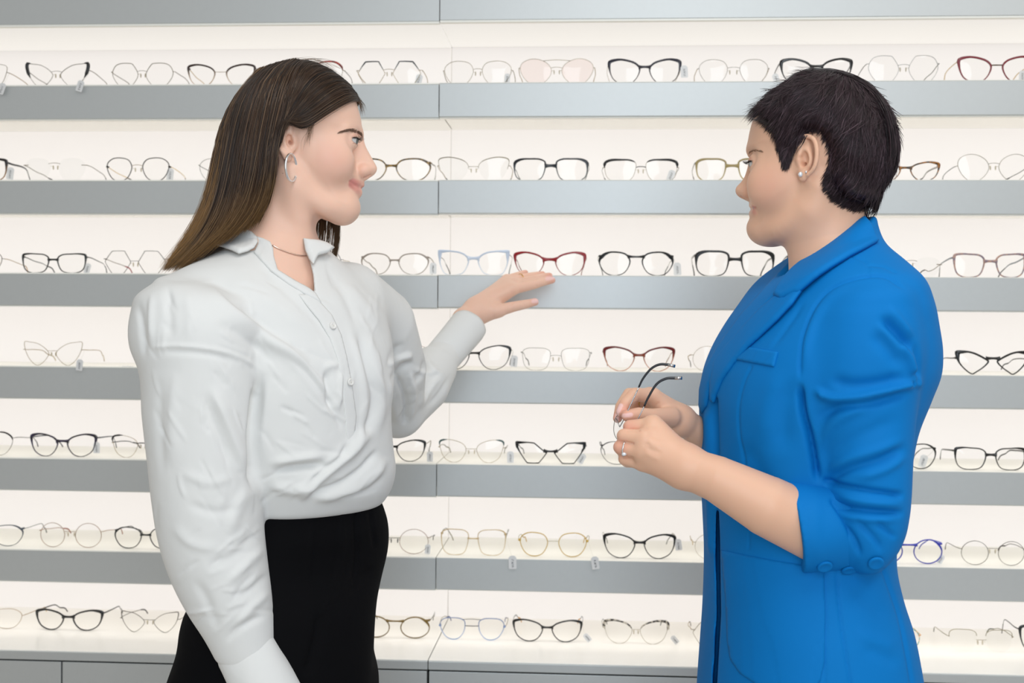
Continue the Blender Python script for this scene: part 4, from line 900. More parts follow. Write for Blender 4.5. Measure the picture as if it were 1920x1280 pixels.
# near forearm and hand
SB.chain([U(1612, 640, -.90), U(1618, 975, -.90), U(1545, 1000, -.925), U(1440, 949, -.94), U(1345, 898, -.935), U(1292, 878, -.925)], [.046, .040, .0400, .0370, .0285, .0255], k=.02)
nw = (1282, 873, -.922)
k3 = {'i': (1223, 798, -.905), 'm': (1208, 822, -.922), 'r': (1203, 846, -.922), 'p': (1206, 868, -.912)}
for q, r in zip('imrp', (.0118, .0122, .0118, .0108)): SB.cap(U(*nw), U(*k3[q]), .0215, r, k=.014)
SB.cap(U(1255, 840, -.915), U(1225, 800, -.905), .015, .0115, k=.012)
finger(SB, [k3['i'], (1181, 800, -.902), (1180, 806, -.882), (1186, 805, -.868)], [.0105, .0088, .0078, .0066], k=.003)
finger(SB, [k3['m'], (1170, 817, -.916), (1172, 826, -.892), (1186, 830, -.880)], [.0110, .0092, .0082, .0068], k=.003)
finger(SB, [k3['r'], (1163, 838, -.914), (1168, 846, -.890), (1184, 850, -.880)], [.0105, .0090, .0078, .0066], k=.003)
finger(SB, [k3['p'], (1171, 860, -.906), (1176, 866, -.886), (1190, 868, -.876)], [.0096, .0080, .0070, .0060], k=.003)
finger(SB, [(1252, 838, -.890), (1216, 815, -.862), (1196, 806, -.856), (1184, 803, -.856)], [.013, .0100, .0088, .0072], k=.004)
def skin_tones(h, d, V, base):
    cols = np.tile(np.array(srgb(*base)), (len(V), 1)); Lf = h.L
    for f in (lambda q: q, h.mir):
        paint(cols, V, [f(Lf(*d['cheek'][:2], d['cheek'][2]+.012))], .042, (224, 160, 142), .40, 1.0)
        paint(cols, V, [f(Lf(*d['alar'][:3]))], .013, (222, 158, 142), .40, 1.0)
        paint(cols, V, [f(q) for q in d['uplip']['path'][0][1:]], d.get('lipr', .0074), (196, 116, 110), .75, .5)
        paint(cols, V, [f(q) for q in d['lolip']['path'][0][1:]], d.get('lipr', .0074)+.0018, (210, 134, 126), .75, .5)
        paint(cols, V, [f(q) for q in d['mouth']['path']], .0020, (120, 58, 54), .8, .8)
    for c, g, la, up in h.eyes:
        paint(cols, V, [c+la*x*.0125+up*(.0075-.004*x*x)+g*.010 for x in (-.9, -.4, 0, .5, 1)], .0075, (196, 138, 116), .55, .9)
        paint(cols, V, [c+la*x*.0122+up*.0046*math.sqrt(max(0, 1-x*x*.9))+g*math.sqrt(max(0, .0128**2-(x*.0122)**2)) for x in (-.95, -.5, 0, .5, .98)], .0022, (52, 36, 32), .85, .8)
        paint(cols, V, [c+la*x*.0122-up*.0046*math.sqrt(max(0, 1-x*x*.9))+g*math.sqrt(max(0, .0128**2-(x*.0122)**2)) for x in (-.95, -.5, 0, .5, .98)], .0020, (120, 78, 66), .6, .8)
    return cols
def person(name, S_, h, d, base, lo, hi, label):
    V, F = S_.mesh(FINE, lo, hi); V = relax(V, F, 1, .35)
    cols = skin_tones(h, d, V, base)
    return V, F, cols
BOX_A = ((-.62, -1.10, .70), (.16, .0, 1.72)); BOX_B = ((-.0, -1.10, .85), (.56, -.52, 1.72))
VA, FA, CA = person('person', SA, A_, dA, (232, 190, 168), *BOX_A, '')
VB, FB, CB = person('person', SB, B_, dB, (224, 178, 150), *BOX_B, '')
# flushed fingertips and knuckles, painted nails
for V, C, S_, tips, nails in ((VA, CA, SA, [(1035,525,-.074),(1030,517,-.062),(1017,514,-.046),(985,511,-.036),(1003,566,-.124)], [((1036,520),(1026,522)),((1011,563.5),(1000,564.5))]),
                              (VB, CB, SB, [(1164,772,-.832),(1158,784,-.816),(1176,779,-.843),(1179,802,-.905),(1163,838,-.918)], [((1159,771),(1164,760)),((1156,788),(1157,778)),((1170,779),(1183,777.5))])):
    for p in tips: paint(C, V, [U(*p)], .022, (222, 142, 126), .45, 1.0)
    X = pxy(V); N = vnormals(V, VA_F if False else (FA if V is VA else FB)); fc = (N*(CP-V)).sum(1) > 0
    for a, b in nails:
        dd, _, _ = polydist(X, [a, b]); q = S_.hit((a[0]+b[0])/2, (a[1]+b[1])/2); near = np.linalg.norm(V-q, axis=1) < .02
        k = (np.clip((4.6-dd)/1.2, 0, 1)*fc*near)[:, None]; C[:] = C*(1-k)+np.array(srgb(238, 196, 190))*k
SKIN_FOLDS = [([(1170,807),(1186,806),(1202,807)], -1.8, 1.8, 1.8, .1), ([(1160,828),(1174,829),(1190,832)], -1.8, 1.8, 1.8, .1), ([(1166,858),(1176,857),(1188,858)], -1.6, 1.8, 1.8, .1),
 ([(1205,838),(1212,832),(1222,836)], -.5, 3), ([(1212,800),(1222,806),(1236,806)], .8, 5), ([(1212,824),(1224,832),(1240,838)], .8, 5), ([(1206,846),(1222,856),(1240,862)], .8, 5), ([(1214,812),(1228,820),(1246,826)], -.7, 4), ([(1208,836),(1224,844),(1244,850)], -.7, 4),
 ([(1196,742),(1190,752)], -.5, 2), ([(1178,744),(1172,754)], -.5, 2), ([(1240,752),(1228,762),(1220,772)], -1.0, 3)]
NB_ = vnormals(VB, FB); VB = strokes(VB, NB_, SKIN_FOLDS, .1)
NA_ = vnormals(VA, FA); VA = strokes(VA, NA_, [([(955,577),(958,572),(962,566)], -1.2, 2), ([(975,524),(990,522),(1004,519)], -1.0, 1.6, 1.6, .1), ([(965,531),(985,527),(1010,522)], -.8, 1.6, 1.6, .1), ([(925,560),(945,550),(958,545)], .7, 4), ([(918,556),(938,545),(952,538)], -.5, 3), ([(1004,532),(1006,538)], -.4, 2), ([(980,567),(983,574)], -.4, 2)], .1)
PA = tag(mesh_obj('person', VA, FA, M_skin, None, CA), 'woman in white shirt and black trousers, long brown hair, reaching to the shelf', 'person')
PB = tag(mesh_obj('person', VB, FB, M_skin, None, CB), 'woman in bright blue jacket, short dark hair, holding glasses in both hands', 'person')
M_browA = mat('brown_brow_hair', srgb(124, 96, 78), 0.6); M_browB = mat('light_brow_hair', srgb(150, 116, 92), 0.6)
add_eyes(A_, PA, None, None, 1); add_eyes(B_, PB, None, None, 1)
brow_hairs(A_, SA, PA, [(680,256,2.5),(677,252,4),(668,246.5,4.5),(655,244,3),(640,246,1)], 330, .0075, M_browA, 1)
brow_hairs(B_, SB, PB, [(1404,288,2),(1408,284,3),(1416,282,2.5),(1428,283,1.2)], 110, .006, M_browB, 2)
# ---------------------------------------------------------------- clothes
def rows(yaw, Y, lst, tail=()):
    """sections from the photograph's outlines: (y, left x, right x, half width across the shoulders in m)"""
    c, s = math.cos(yaw), math.sin(yaw); out = []
    for y, xl, xr, a in lst:
        A, B = U(xl, y, Y), U(xr, y, Y); e = np.linalg.norm(B-A)/2; m = (A+B)/2
        b = math.sqrt(max(e*e-(a*c)**2, (0.3*e)**2))/abs(s)
        out.append((m[2], m[0], m[1], a, b, yaw))
    return out+list(tail)
def inpoly(X, P):
    ins = np.zeros(len(X), bool)
    for i in range(len(P)):
        a = P[i]; b = P[(i+1) % len(P)]
        c = (a[1] > X[:, 1]) != (b[1] > X[:, 1]); ins ^= c & (X[:, 0] < (b[0]-a[0])*(X[:, 1]-a[1])/(b[1]-a[1]+1e-12)+a[0])
    return ins
def carve(S_, poly, Y0, Y1, k=0.003):
    """an opening cut through the cloth between two depths"""
    P = np.asarray(poly, float); Q = np.vstack([P, P[:1]]); C = np.mean([U(x, y, (Y0+Y1)/2) for x, y in P], 0); sc = FPX/((C-CP)@CF)
    def fn(p):
        X = pxy(p); d, _, _ = polydist(X, Q); f = np.where(inpoly(X, P), -d, d)/sc
        return np.maximum(f, np.abs(p[:, 1]-(Y0+Y1)/2)-abs(Y1-Y0)/2)
    R = np.linalg.norm([U(x, y, (Y0+Y1)/2)-C for x, y in P], axis=1).max()
    return S_.put(fn, C, math.hypot(R, abs(Y1-Y0)/2)+.01, k, 's')
def patch(name, S_, poly, off, m, parent, lift=None, step=3.0, soft=4.0, thick=0.003, smooth=False):
    """a piece of cloth laid on the garment: outline in the photograph, stand-off in m; lift(px) adds stand-off"""
    P = spline(poly, 8*len(poly), closed=True) if smooth else np.asarray(poly, float)
    # outline resampled, then the inside filled with a grid
    Q = np.vstack([P, P[:1]]); L = np.concatenate([[0], np.cumsum(np.linalg.norm(np.diff(Q, axis=0), axis=1))]); n = max(12, int(L[-1]/step))
    R = np.stack([np.interp(np.linspace(0, L[-1], n, endpoint=False), L, Q[:, j]) for j in (0, 1)], 1)
    lo, hi = P.min(0), P.max(0); g = np.stack(np.meshgrid(np.arange(lo[0], hi[0], step), np.arange(lo[1], hi[1], step)), -1).reshape(-1, 2)
    d, _, _ = polydist(g, Q); g = g[inpoly(g, P) & (d > step*0.6)]
    from mathutils.geometry import delaunay_2d_cdt
    X = np.vstack([R, g]); ed = [(i, (i+1) % n) for i in range(n)]
    vv, _, ff, _, _, _ = delaunay_2d_cdt([Vector(p) for p in X], ed, [], 1, 1e-4)
    X = np.array([tuple(v) for v in vv]); d, _, _ = polydist(X, Q)
    H, G, ok = hitN(S_, X)
    o = off*np.sqrt(np.clip(d/soft, 0, 1)*0.75+0.25)
    if lift is not None: o = o+np.array([lift(p) for p in X])
    top = H+G*o[:, None]; bot = H+G*(o-np.minimum(thick, o+0.004))[:, None]
    N = len(X); F = []; cnt = {}
    for f in ff:
        f = list(f); a, b, c = [X[i] for i in f[:3]]
        if (b[0]-a[0])*(c[1]-a[1])-(b[1]-a[1])*(c[0]-a[0]) > 0: f = f[::-1]      # image y runs down
        F.append(tuple(f)); F.append(tuple(i+N for i in f[::-1]))
        for i in range(len(f)):
            e = (f[i], f[(i+1) % len(f)]); cnt[e] = cnt.get(e, 0)+1
    for (a, b) in list(cnt):
        if (b, a) not in cnt: F.append((b, a, a+N, b+N))
    mb = MB(); mb.add(np.vstack([top, bot]), F); return mb.build(name, m, parent)
def cloth(name, col, rough, weave, wr, wscale, sheen=0.0, vary=0.03, spec=0.15):
    m = mat(name, col, rough, 0, noise=vary, scale=14, bump=weave, bscale=2600, Sheen_Weight=sheen, Specular_IOR_Level=spec)
    nt = m.node_tree; b = nt.nodes['Principled BSDF']; old = b.inputs['Normal'].links[0].from_socket if b.inputs['Normal'].links else None
    tc = nt.nodes.new('ShaderNodeTexCoord'); n = nt.nodes.new('ShaderNodeTexNoise'); n.inputs['Scale'].default_value = wscale; n.inputs['Detail'].default_value = 2; n.inputs['Distortion'].default_value = 0.4
    bp = nt.nodes.new('ShaderNodeBump'); bp.inputs['Strength'].default_value = wr; bp.inputs['Distance'].default_value = 0.01
    nt.links.new(tc.outputs['Object'], n.inputs['Vector']); nt.links.new(n.outputs['Fac'], bp.inputs['Height'])
    if old: nt.links.new(old, bp.inputs['Normal'])
    nt.links.new(bp.outputs['Normal'], b.inputs['Normal']); return m
def button(name, P, G, r, m, parent, holes=True):
    G = nrm(G); t = nrm(np.cross(G, [0, 0, 1])); u = np.cross(G, t); b = MB()
    pr = [(0, .0018), (.55, .0018), (.75, .0026), (.95, .0024), (1.0, .0012), (1.0, 0)]; n = 20; V = []
    for f, h in pr: V += [P+G*h+(t*math.cos(a)+u*math.sin(a))*r*f for a in np.linspace(0, 2*math.pi, n, endpoint=False)]
    F = [(i*n+k, i*n+(k+1) % n, (i+1)*n+(k+1) % n, (i+1)*n+k) for i in range(len(pr)-1) for k in range(n)]
    b.add(V, F); o = b.build(name, m, parent)
    if holes:
        b = MB()
        for a, c in ((1, 1), (1, -1), (-1, 1), (-1, -1)): b.ball(P+G*.0018+(t*a+u*c)*r*.2, (r*.09,)*3, 8)
        b.tube([P+G*.0022+(t+u)*r*.2, P+G*.0022-(t+u)*r*.2], r*.05, 5); b.tube([P+G*.0022+(t-u)*r*.2, P+G*.0022-(t-u)*r*.2], r*.05, 5)
        b.build('button_thread', M_thread, o)
    return o
M_shirt = cloth('white_cotton', srgb(222, 222, 220), 0.8, 0.06, 0.16, 22, 0.0, 0.0)
M_black = cloth('black_suiting', srgb(12, 12, 14), 0.85, 0.15, 0.10, 18, spec=0.06)
M_blue = cloth('blue_crepe', srgb(0, 114, 188), 0.72, 0.12, 0.06, 14, 0.0)
M_btn = mat('pearl_button', srgb(228, 226, 222), 0.25)
yawA = ta+math.pi/2
SH = Sdf()
SH.loft(rows(yawA, YA, [(456,478,600,.050),(480,438,622,.085),(512,385,654,.13),(560,345,694,.165),(620,342,716,.168),(700,345,728,.16),(780,350,723,.155),(845,378,726,.15),(890,420,729,.14),(925,455,720,.125),(957,474,700,.112)]), k=.02, p=2.15)
nearA = rows(math.pi/2, -.85, [(532,300,400,.05),(552,268,450,.070),(585,255,482,.084),(650,253,492,.092),(690,268,492,.09),(780,276,491,.088),(860,285,490,.086),(940,294,489,.084),(1000,303,491,.080),(1060,319,498,.074),(1110,339,505,.066),(1150,360,510,.058),(1190,385,513,.050),(1222,402,514,.044),(1240,410,514,.040)])
SH.loft(nearA, k=.008, p=2.1)
SH.cap(U(455, 522, -.745), U(345, 588, -.83), .044, .052, k=.03)
SH.chain([U(655, 560, -.62), U(705, 610, -.54), U(735, 690, -.47), U(746, 768, -.40)], [.055, .062, .056, .043], k=.03)
SH.chain([U(746, 772, -.40), U(790, 722, -.33), U(812, 692, -.28), U(832, 668, -.25)], [.043, .049, .042, .031], k=.012)
carve(SH, [(506,446),(514,482),(521,506),(552,525),(578,540),(590,549),(587,515),(578,478),(570,440)], -.90, -.60)
VS, FS = SH.mesh(.0024, (-.66, -1.04, .68), (.0, -.12, 1.50)); VS, FS = largest(VS, FS); VS = relax(VS, FS, 2, .4)
NS = vnormals(VS, FS)
stA = [ # points, mm, width, width on the other side
 ([(278,653),(330,649),(400,656),(450,671),(486,694)], 2.2, 3, 5, .1), ([(278,662),(340,659),(410,668),(460,684)], -2.0, 6, 6),
 ([(378,515),(430,575),(500,628),(560,672),(612,735),(642,790),(655,822)], 7, 16, 6), ([(520,652),(575,700),(622,765),(648,822)], -6, 6, 9),
 ([(440,618),(490,640),(540,664),(585,712)], 4, 8, 14), ([(400,600),(470,640),(520,690)], -3, 10),
 ([(488,690),(482,760),(474,850),(478,930)], -16, 9, 12, .25), ([(498,700),(490,780),(484,860)], 4, 8, 8),
 ([(505,884),(560,876),(625,870)], -11, 7, 8, .35), ([(495,870),(560,860),(620,852)], 5, 9, 9), ([(500,905),(545,918),(580,905)], 6, 10, 12),
 ([(698,800),(662,842),(630,868),(590,902),(556,940)], 10, 14, 10, .15), ([(652,826),(640,852),(612,876),(575,906)], -7, 5, 7, .2),
 ([(726,852),(700,890),(650,922),(580,936)], 7, 12, 9, .2), ([(712,838),(676,880),(628,910),(570,926)], -6, 5, 6, .2), ([(724,885),(690,918),(620,934)], -4, 4, 5),
 ([(668,610),(690,690),(702,745),(690,800),(668,850)], -6, 6, 9, .25), ([(682,600),(706,690),(716,760),(704,830)], 5, 10, 8, .3), ([(650,600),(676,690),(684,760),(672,820)], 4, 7, 7, .3),
 ([(612,690),(614,730),(622,768)], -7, 5, 9, .25), ([(640,688),(638,730),(634,772)], 4, 5, 4, .3), ([(604,686),(640,684)], 3, 6, 6, .4),
 ([(392,716),(418,780),(446,850),(466,905)], 7, 7, 18, .3), ([(376,730),(404,800),(436,880)], -4, 10, 10), ([(330,690),(322,780),(326,880)], 3, 10, 14), ([(300,700),(300,800),(306,900)], -2.5, 8, 8),
 ([(470,905),(440,960),(430,1010)], 4, 9, 14), ([(488,980),(440,1040),(380,1060)], -3, 9, 12), ([(500,1020),(455,1062),(420,1100)], 4, 7, 11), ([(508,1070),(470,1105),(430,1120)], -3.5, 6, 9), ([(512,1100),(470,1140),(436,1180)], 4, 7, 10), ([(420,1210),(450,1176),(505,1150)], -4, 6, 8), ([(360,1080),(390,1130),(412,1190)], -3, 8, 10), ([(318,980),(360,1020),(420,1030)], 2.5, 8, 12), ([(345,940),(400,960),(460,950)], -2.5, 9, 9), ([(330,880),(390,905),(450,890)], 2, 8, 10),
 ([(258,560),(266,620),(272,680)], -4, 5, 8), ([(284,545),(282,600),(284,650)], 3, 5, 7), ([(310,530),(318,590),(320,645)], -2.5, 8, 8), ([(350,540),(356,600),(350,648)], 2, 10, 10),
 ([(430,500),(480,545),(540,590),(600,640)], 2.5, 14, 14), ([(470,480),(530,540),(590,600),(620,650)], -2, 8, 8), ([(400,520),(470,590),(540,640)], -2, 10, 10),
 ([(610,500),(650,560),(672,620)], -3, 8, 8), ([(640,520),(690,580),(716,630)], 3, 9, 9),
 ([(776,664),(745,672),(728,690)], 6, 5, 9, .2), ([(778,676),(752,690),(732,720)], -7, 6, 6, .3), ([(760,640),(738,660),(728,700)], -3, 6, 6), ([(726,700),(738,760),(752,808)], 4, 7, 9), ([(742,700),(760,750),(758,800)], -6, 5, 6, .2), ([(766,690),(776,740),(764,800)], 5, 6, 6, .25),
 ([(800,664),(790,700),(770,720)], -4, 5, 6), ([(830,700),(806,730),(784,770)], 4, 6, 6), ([(846,700),(826,735),(800,765)], -3, 5, 6), ([(790,650),(810,690),(842,706)], 3, 5, 5), ([(770,690),(800,700),(826,694)], 3, 4, 6)]
rs = random.Random(21)
for (x0, y0, x1, y1, ang, n_) in ((275, 560, 480, 680, 80, 12), (280, 700, 480, 1000, 75, 26), (330, 1000, 505, 1190, -25, 24), (400, 500, 620, 700, 45, 18), (500, 720, 640, 860, 30, 14), (650, 560, 720, 820, 85, 12), (500, 890, 700, 945, -25, 14), (740, 690, 850, 790, -45, 12)):
    for _ in range(n_):                     # small creases of worn cotton
        x, y, a_ = rs.uniform(x0, x1), rs.uniform(y0, y1), math.radians(ang+rs.uniform(-30, 30)); l_ = rs.uniform(14, 42); c_, s_ = math.cos(a_)*l_, math.sin(a_)*l_; k_ = rs.uniform(-6, 6)
        stA.append(([(x-c_, y-s_), (x+k_, y+k_*.5), (x+c_, y+s_)], rs.choice((-1, 1))*rs.uniform(.5, 1.5), rs.uniform(2.2, 4), rs.uniform(3, 7)))
VS = strokes(VS, NS, stA, .05)
SHIRT = mesh_obj('shirt', VS, FS, M_shirt, PA)
# collar leaves, stand, placket and cuffs
CO = Sdf(); CO.chain([L2 for L2 in (A_.L(520,405), A_.L(512,470), A_.L(500,560))], [.052, .0565, .075], k=.01); CO.P += SH.P[:3]
patch('collar', CO, [(405,462),(430,446),(459,428),(472,434),(483,444),(485,456),(478,470),(466,478),(449,483),(430,474)], .005, M_shirt, SHIRT, lift=lambda p: .006*max(0, min(1, (p[1]-440)/36)), step=2.5)
patch('collar', CO, [(567,448),(582,452),(600,462),(615,474),(604,482),(590,484),(583,500),(577,490),(570,470)], .007, M_shirt, SHIRT, lift=lambda p: .010*max(0, min(1, (p[0]-565)/40)), step=2.5)
patch('collar_stand', CO, [(482,443),(495,447),(507,454),(512,466),(513,481),(520,506),(552,526),(578,540),(591,550),(602,568),(572,552),(540,532),(508,508),(488,487),(476,474),(484,458)], .003, M_shirt, SHIRT, step=2.5)
patch('placket', SH, [(590,548),(600,566),(622,590),(640,628),(650,668),(660,720),(668,780),(664,822),(650,826),(646,780),(640,720),(632,672),(618,634),(598,600),(578,576),(560,552),(575,552)], .0014, M_shirt, SHIRT, step=2.5, thick=.0015)
for x, y in ((622, 612), (655, 716)):
    P_, G_, _ = hitN(SH, [(x, y)]); button('button', P_[0]+G_[0]*.002, G_[0], .005, M_btn, SHIRT)
def cuff(name, a, b, ra, rb, m, parent, squash=1.0, n=40, wall=.003, dirn=None, lip=.0025):
    """a standing cloth tube with real walls, open at the wrist end"""
    a = np.asarray(a); b = np.asarray(b); T = nrm(b-a); t = nrm(np.cross(T, dirn if dirn is not None else [0, 1, 0])); u = np.cross(T, t); V = []; K = 9
    prof = [(0, ra-wall), (0, ra), (.12, ra+lip), (.5, (ra+rb)/2+lip), (.93, rb+lip), (1.0, rb+lip*.5), (1.0, rb-wall*.6), (.6, (ra+rb)/2-wall), (.2, ra-wall)]
    for f, r in prof:
        for k in range(n):
            an = 2*math.pi*k/n; w = 1+.02*math.sin(3*an+f*2)+.012*math.sin(7*an-f*5); V.append(a+(b-a)*f+(t*math.cos(an)*squash+u*math.sin(an))*r*w)
    F = [(i*n+k, i*n+(k+1) % n, ((i+1) % K)*n+(k+1) % n, ((i+1) % K)*n+k) for i in range(K) for k in range(n)]
    mb = MB(); mb.add(V, F); return mb.build(name, m, parent)
cuff('cuff', U(818, 683, -.262), U(882, 608, -.185), .0300, .0325, M_shirt, SHIRT, 1.0)
cuff('cuff', U(456, 1205, -.85), U(520, 1335, -.86), .0395, .042, M_shirt, SHIRT, .95)
# trousers, legs and shoes
TR = Sdf()
TR.loft(rows(yawA, YA, [(930,486,690,.112),(950,484,700,.114),(990,482,712,.120),(1035,470,711,.130),(1065,448,706,.136),(1095,412,701,.138),(1130,372,697,.140),(1170,354,695,.140),(1220,347,694,.138),(1285,343,692,.136),(1350,336,692,.138),(1400,350,680,.12)]), k=.03, p=2.1)
hp = U(515, 1300, YA)
for s_ in (1, -1): TR.chain([hp+LA*s_*.085, np.array([*(hp+LA*s_*.088)[:2]+TA[:2]*.01, .45]), np.array([*(hp+LA*s_*.09)[:2], .04])], [.085, .075, .068], k=.03)
VT, FT = TR.mesh(.004, (-.75, -1.0, -.05), (.0, -.4, 1.2)); VT = relax(VT, FT, 2, .4); NT = vnormals(VT, FT)
VT = strokes(VT, NT, [([(640,945),(640,1010),(632,1080),(612,1130),(600,1138)], 3, 4, 9, .1), ([(668,945),(668,1050),(662,1095)], -4, 4, 4, .1), ([(692,950),(700,1000),(703,1030)], -3, 4, 4, .2), ([(600,1140),(592,1200),(570,1270)], -5, 8, 14, .2), ([(706,1060),(680,1080),(650,1120)], -4, 8, 10), ([(590,960),(580,1040),(575,1100)], 2, 6, 6)], .05)
mesh_obj('trousers', VT, FT, M_black, PA)
M_shoe = mat('black_leather', srgb(20, 18, 18), 0.3)
def shoe(at, fwd, parent):
    S3 = Sdf(); a = np.asarray(at); f = np.asarray(fwd)
    S3.cap(a+[0, 0, .04], a+f*.15+[0, 0, .028], .042, .032, k=.02); S3.cap(a+[0, 0, .04], a+[0, 0, .09], .044, .046, k=.02); S3.put(lambda p: p[:, 2]*-1+.0015, a, .4, .004, 'i')
    V, F = S3.mesh(.005, a-[.28, .28, .03], a+[.28, .28, .2]); return mesh_obj('shoe', V, F, M_shoe, parent)
for s_ in (1, -1): shoe([*(hp+LA*s_*.09)[:2], 0], TA, PA)
# the blue jacket
yawB = tb+math.pi/2
JK = Sdf()
JK.loft(rows(yawB, YB, [(404,1476,1634,.074),(430,1474,1638,.078),(462,1470,1650,.092),(492,1452,1676,.125),(525,1430,1700,.165),(565,1402,1716,.182),(610,1370,1728,.188),(655,1344,1737,.19),(695,1328,1737,.188),(740,1320,1722,.182),(800,1319,1700,.172),(860,1320,1690,.162),(920,1321,1682,.154),(980,1324,1668,.150),(1040,1327,1662,.154),(1100,1327,1672,.164),(1160,1325,1690,.174),(1220,1321,1702,.180),(1290,1316,1713,.184),(1400,1310,1722,.186),(1450,1310,1722,.186)]), k=.015, p=2.25)
# cut down to the collar line, and open for the neck
nB = np.cross(U(1632, 404, YB)-U(1472, 520, YB), LB); nB = nrm(nB*np.sign(nB[2])); pB = U(1555, 452, YB)
JK.put(lambda p: (p-pB)@nB, pB, 1.0, .006, 'i')
JK.chain([B_.L(1545,365), B_.L(1553,450), B_.L(1566,535)], [.0535, .0545, .058], k=.004, op='s')
JK.cap(U(1478, 500, YB), U(1500, 560, YB), .018, .012, k=.01, op='s')
JK.loft(rows(math.pi/2, -.905, [(520,1592,1690,.035),(545,1556,1708,.062),(580,1528,1718,.074),(620,1512,1726,.080),(660,1503,1729,.083),(700,1500,1724,.083),(735,1502,1718,.082),(780,1511,1712,.080),(830,1523,1708,.078),(880,1533,1705,.077),(920,1537,1703,.077),(960,1538,1699,.077),(1000,1543,1690,.073),(1035,1560,1672,.064),(1068,1592,1642,.045)]), k=.006, p=2.2)
JK.cap(U(1616, 984, -.905), U(1566, 988, -.915), .0470, .0495, k=.012)
carve(JK, [(1343,955),(1348,955),(1350,1010),(1352,1150),(1344,1292),(1336,1292),(1344,1150),(1342,1010)], -.95, -.765, .002)
# rolled cuff that opens towards the wrist
q0, q1 = U(1606, 984, -.91), U(1470, 988, -.925)
CUF = Sdf(); CUF.cap(q0, q1, .0540, .0570, k=.01)
nc = nrm(np.cross(U(1477, 908, -.92)-U(1503, 1078, -.92), np.array([0, 1.0, 0]))); nc = nc*np.sign(-nc[0]); pc = U(1489, 990, -.92)
CUF.put(lambda p: (p-pc)@nc, pc, 1.0, .002, 'i')
CUF.cap(U(1462, 986, -.92), U(1400, 990, -.93), .0500, .0515, k=.003, op='s')
JK.chain([U(1610, 575, -.65), U(1585, 700, -.615), U(1505, 868, -.612)], [.066, .066, .054], k=.02)
VJ, FJ = JK.mesh(.0026, (.1, -1.03, .70), (.66, -.46, 1.48)); VJ, FJ = largest(VJ, FJ); VJ = relax(VJ, FJ, 2, .4); NJ = vnormals(VJ, FJ)
stB = [
 ([(1500,715),(1500,670),(1507,625),(1528,575),(1560,540),(1610,520),(1660,518),(1700,545)], -3.0, 4, 3, .08), ([(1510,700),(1512,650),(1528,600),(1556,560),(1605,532)], 3, 8, 10),
 ([(1500,715),(1506,770),(1520,820),(1530,870),(1536,910)], -14, 7, 5, .15),
 ([(1722,713),(1690,724),(1645,735),(1600,744),(1560,744),(1522,728)], 9, 6, 10, .12), ([(1716,728),(1680,742),(1630,756),(1570,764),(1530,790)], -7, 9, 9, .2), ([(1700,702),(1660,716),(1600,722),(1550,712)], -6, 12, 10, .2),
 ([(1718,700),(1722,716),(1716,728)], 6, 6, 6, .3), ([(1706,716),(1712,722)], -6, 4),
 ([(1648,588),(1672,612),(1700,640),(1716,668)], -9, 11, 8, .3), ([(1660,570),(1690,605),(1712,640)], 4, 8, 8), ([(1690,640),(1704,672),(1714,704)], 6, 6, 9, .2), ([(1628,620),(1664,655),(1692,696)], -4, 13, 13), ([(1640,600),(1676,640),(1700,676)], 4, 9, 9),
 ([(1532,850),(1560,800),(1600,770),(1650,752)], 5, 10, 16), ([(1545,870),(1590,830),(1650,800),(1700,780)], -3, 14, 14), ([(1540,905),(1590,880),(1650,862),(1704,836)], -6, 8, 8, .2), ([(1538,890),(1590,862),(1650,842),(1705,818)], 4, 8, 10), ([(1704,850),(1660,880),(1600,900)], 4, 8, 8),
 ([(1538,900),(1580,912),(1640,922),(1698,930)], -8, 5, 6, .1), ([(1560,925),(1620,940),(1700,946)], 5, 7, 7), ([(1542,938),(1590,952),(1640,958),(1698,962)], -8, 5, 5, .12), ([(1560,960),(1610,972),(1690,976)], 4, 6, 6), ([(1575,975),(1600,1010),(1615,1048)], -5, 5, 6), ([(1600,970),(1640,1010),(1655,1040)], -4, 6, 6), ([(1640,975),(1670,1000),(1682,1012)], -4, 5, 5),
 ([(1336,740),(1340,860),(1344,955)], -11, 4, 6, .05), ([(1326,760),(1330,900),(1334,1050)], 5, 6, 6, .1),
 ([(1411,682),(1394,720),(1385,765),(1387,820),(1396,880),(1404,990),(1404,1032)], -1.6, 2.5, 2.5, .02), ([(1470,690),(1440,760),(1430,840)], 3, 20, 20), ([(1490,700),(1470,770),(1470,860)], -4, 20, 20),
 ([(1568,1068),(1575,1150),(1585,1220),(1596,1290)], -2.5, 3, 3, .02), ([(1547,1060),(1548,1150),(1546,1290)], -1.2, 2, 2, .02), ([(1655,1064),(1672,1110),(1688,1160),(1704,1240),(1712,1290)], -3, 4, 3, .02),
 ([(1590,1105),(1630,1130),(1665,1165)], -2, 14, 14), ([(1600,1180),(1640,1200),(1690,1215)], 2, 14, 14), ([(1612,1215),(1650,1226),(1690,1250)], -2, 12, 12),
 ([(1596,480),(1615,487),(1626,496),(1628,520)], -1.4, 2.5, 2.5, .05), ([(1628,497),(1655,500),(1680,512)], -1.4, 2.5, 2.5, .05), ([(1512,560),(1470,620),(1440,660)], -2, 4, 6), ([(1716,640),(1722,690),(1716,735)], -5, 4, 5), ([(1380,820),(1420,880),(1440,960)], -3, 20, 20)]
VJ = strokes(VJ, NJ, stB, .03)
JACKET = mesh_obj('jacket', VJ, FJ, M_blue, PB)
VC, FC = CUF.mesh(.0022, (.22, -1.03, .85), (.62, -.80, 1.15)); VC = relax(VC, FC, 2, .4); NC = vnormals(VC, FC)
VC = strokes(VC, NC, [([(1556,930),(1590,985),(1612,1050)], -5, 5, 6, .1), ([(1572,925),(1612,985),(1632,1050)], 4, 7, 7), ([(1600,930),(1636,980),(1652,1030)], -5, 5, 6), ([(1538,1075),(1528,990),(1532,910)], 2, 14, 14)], .03)
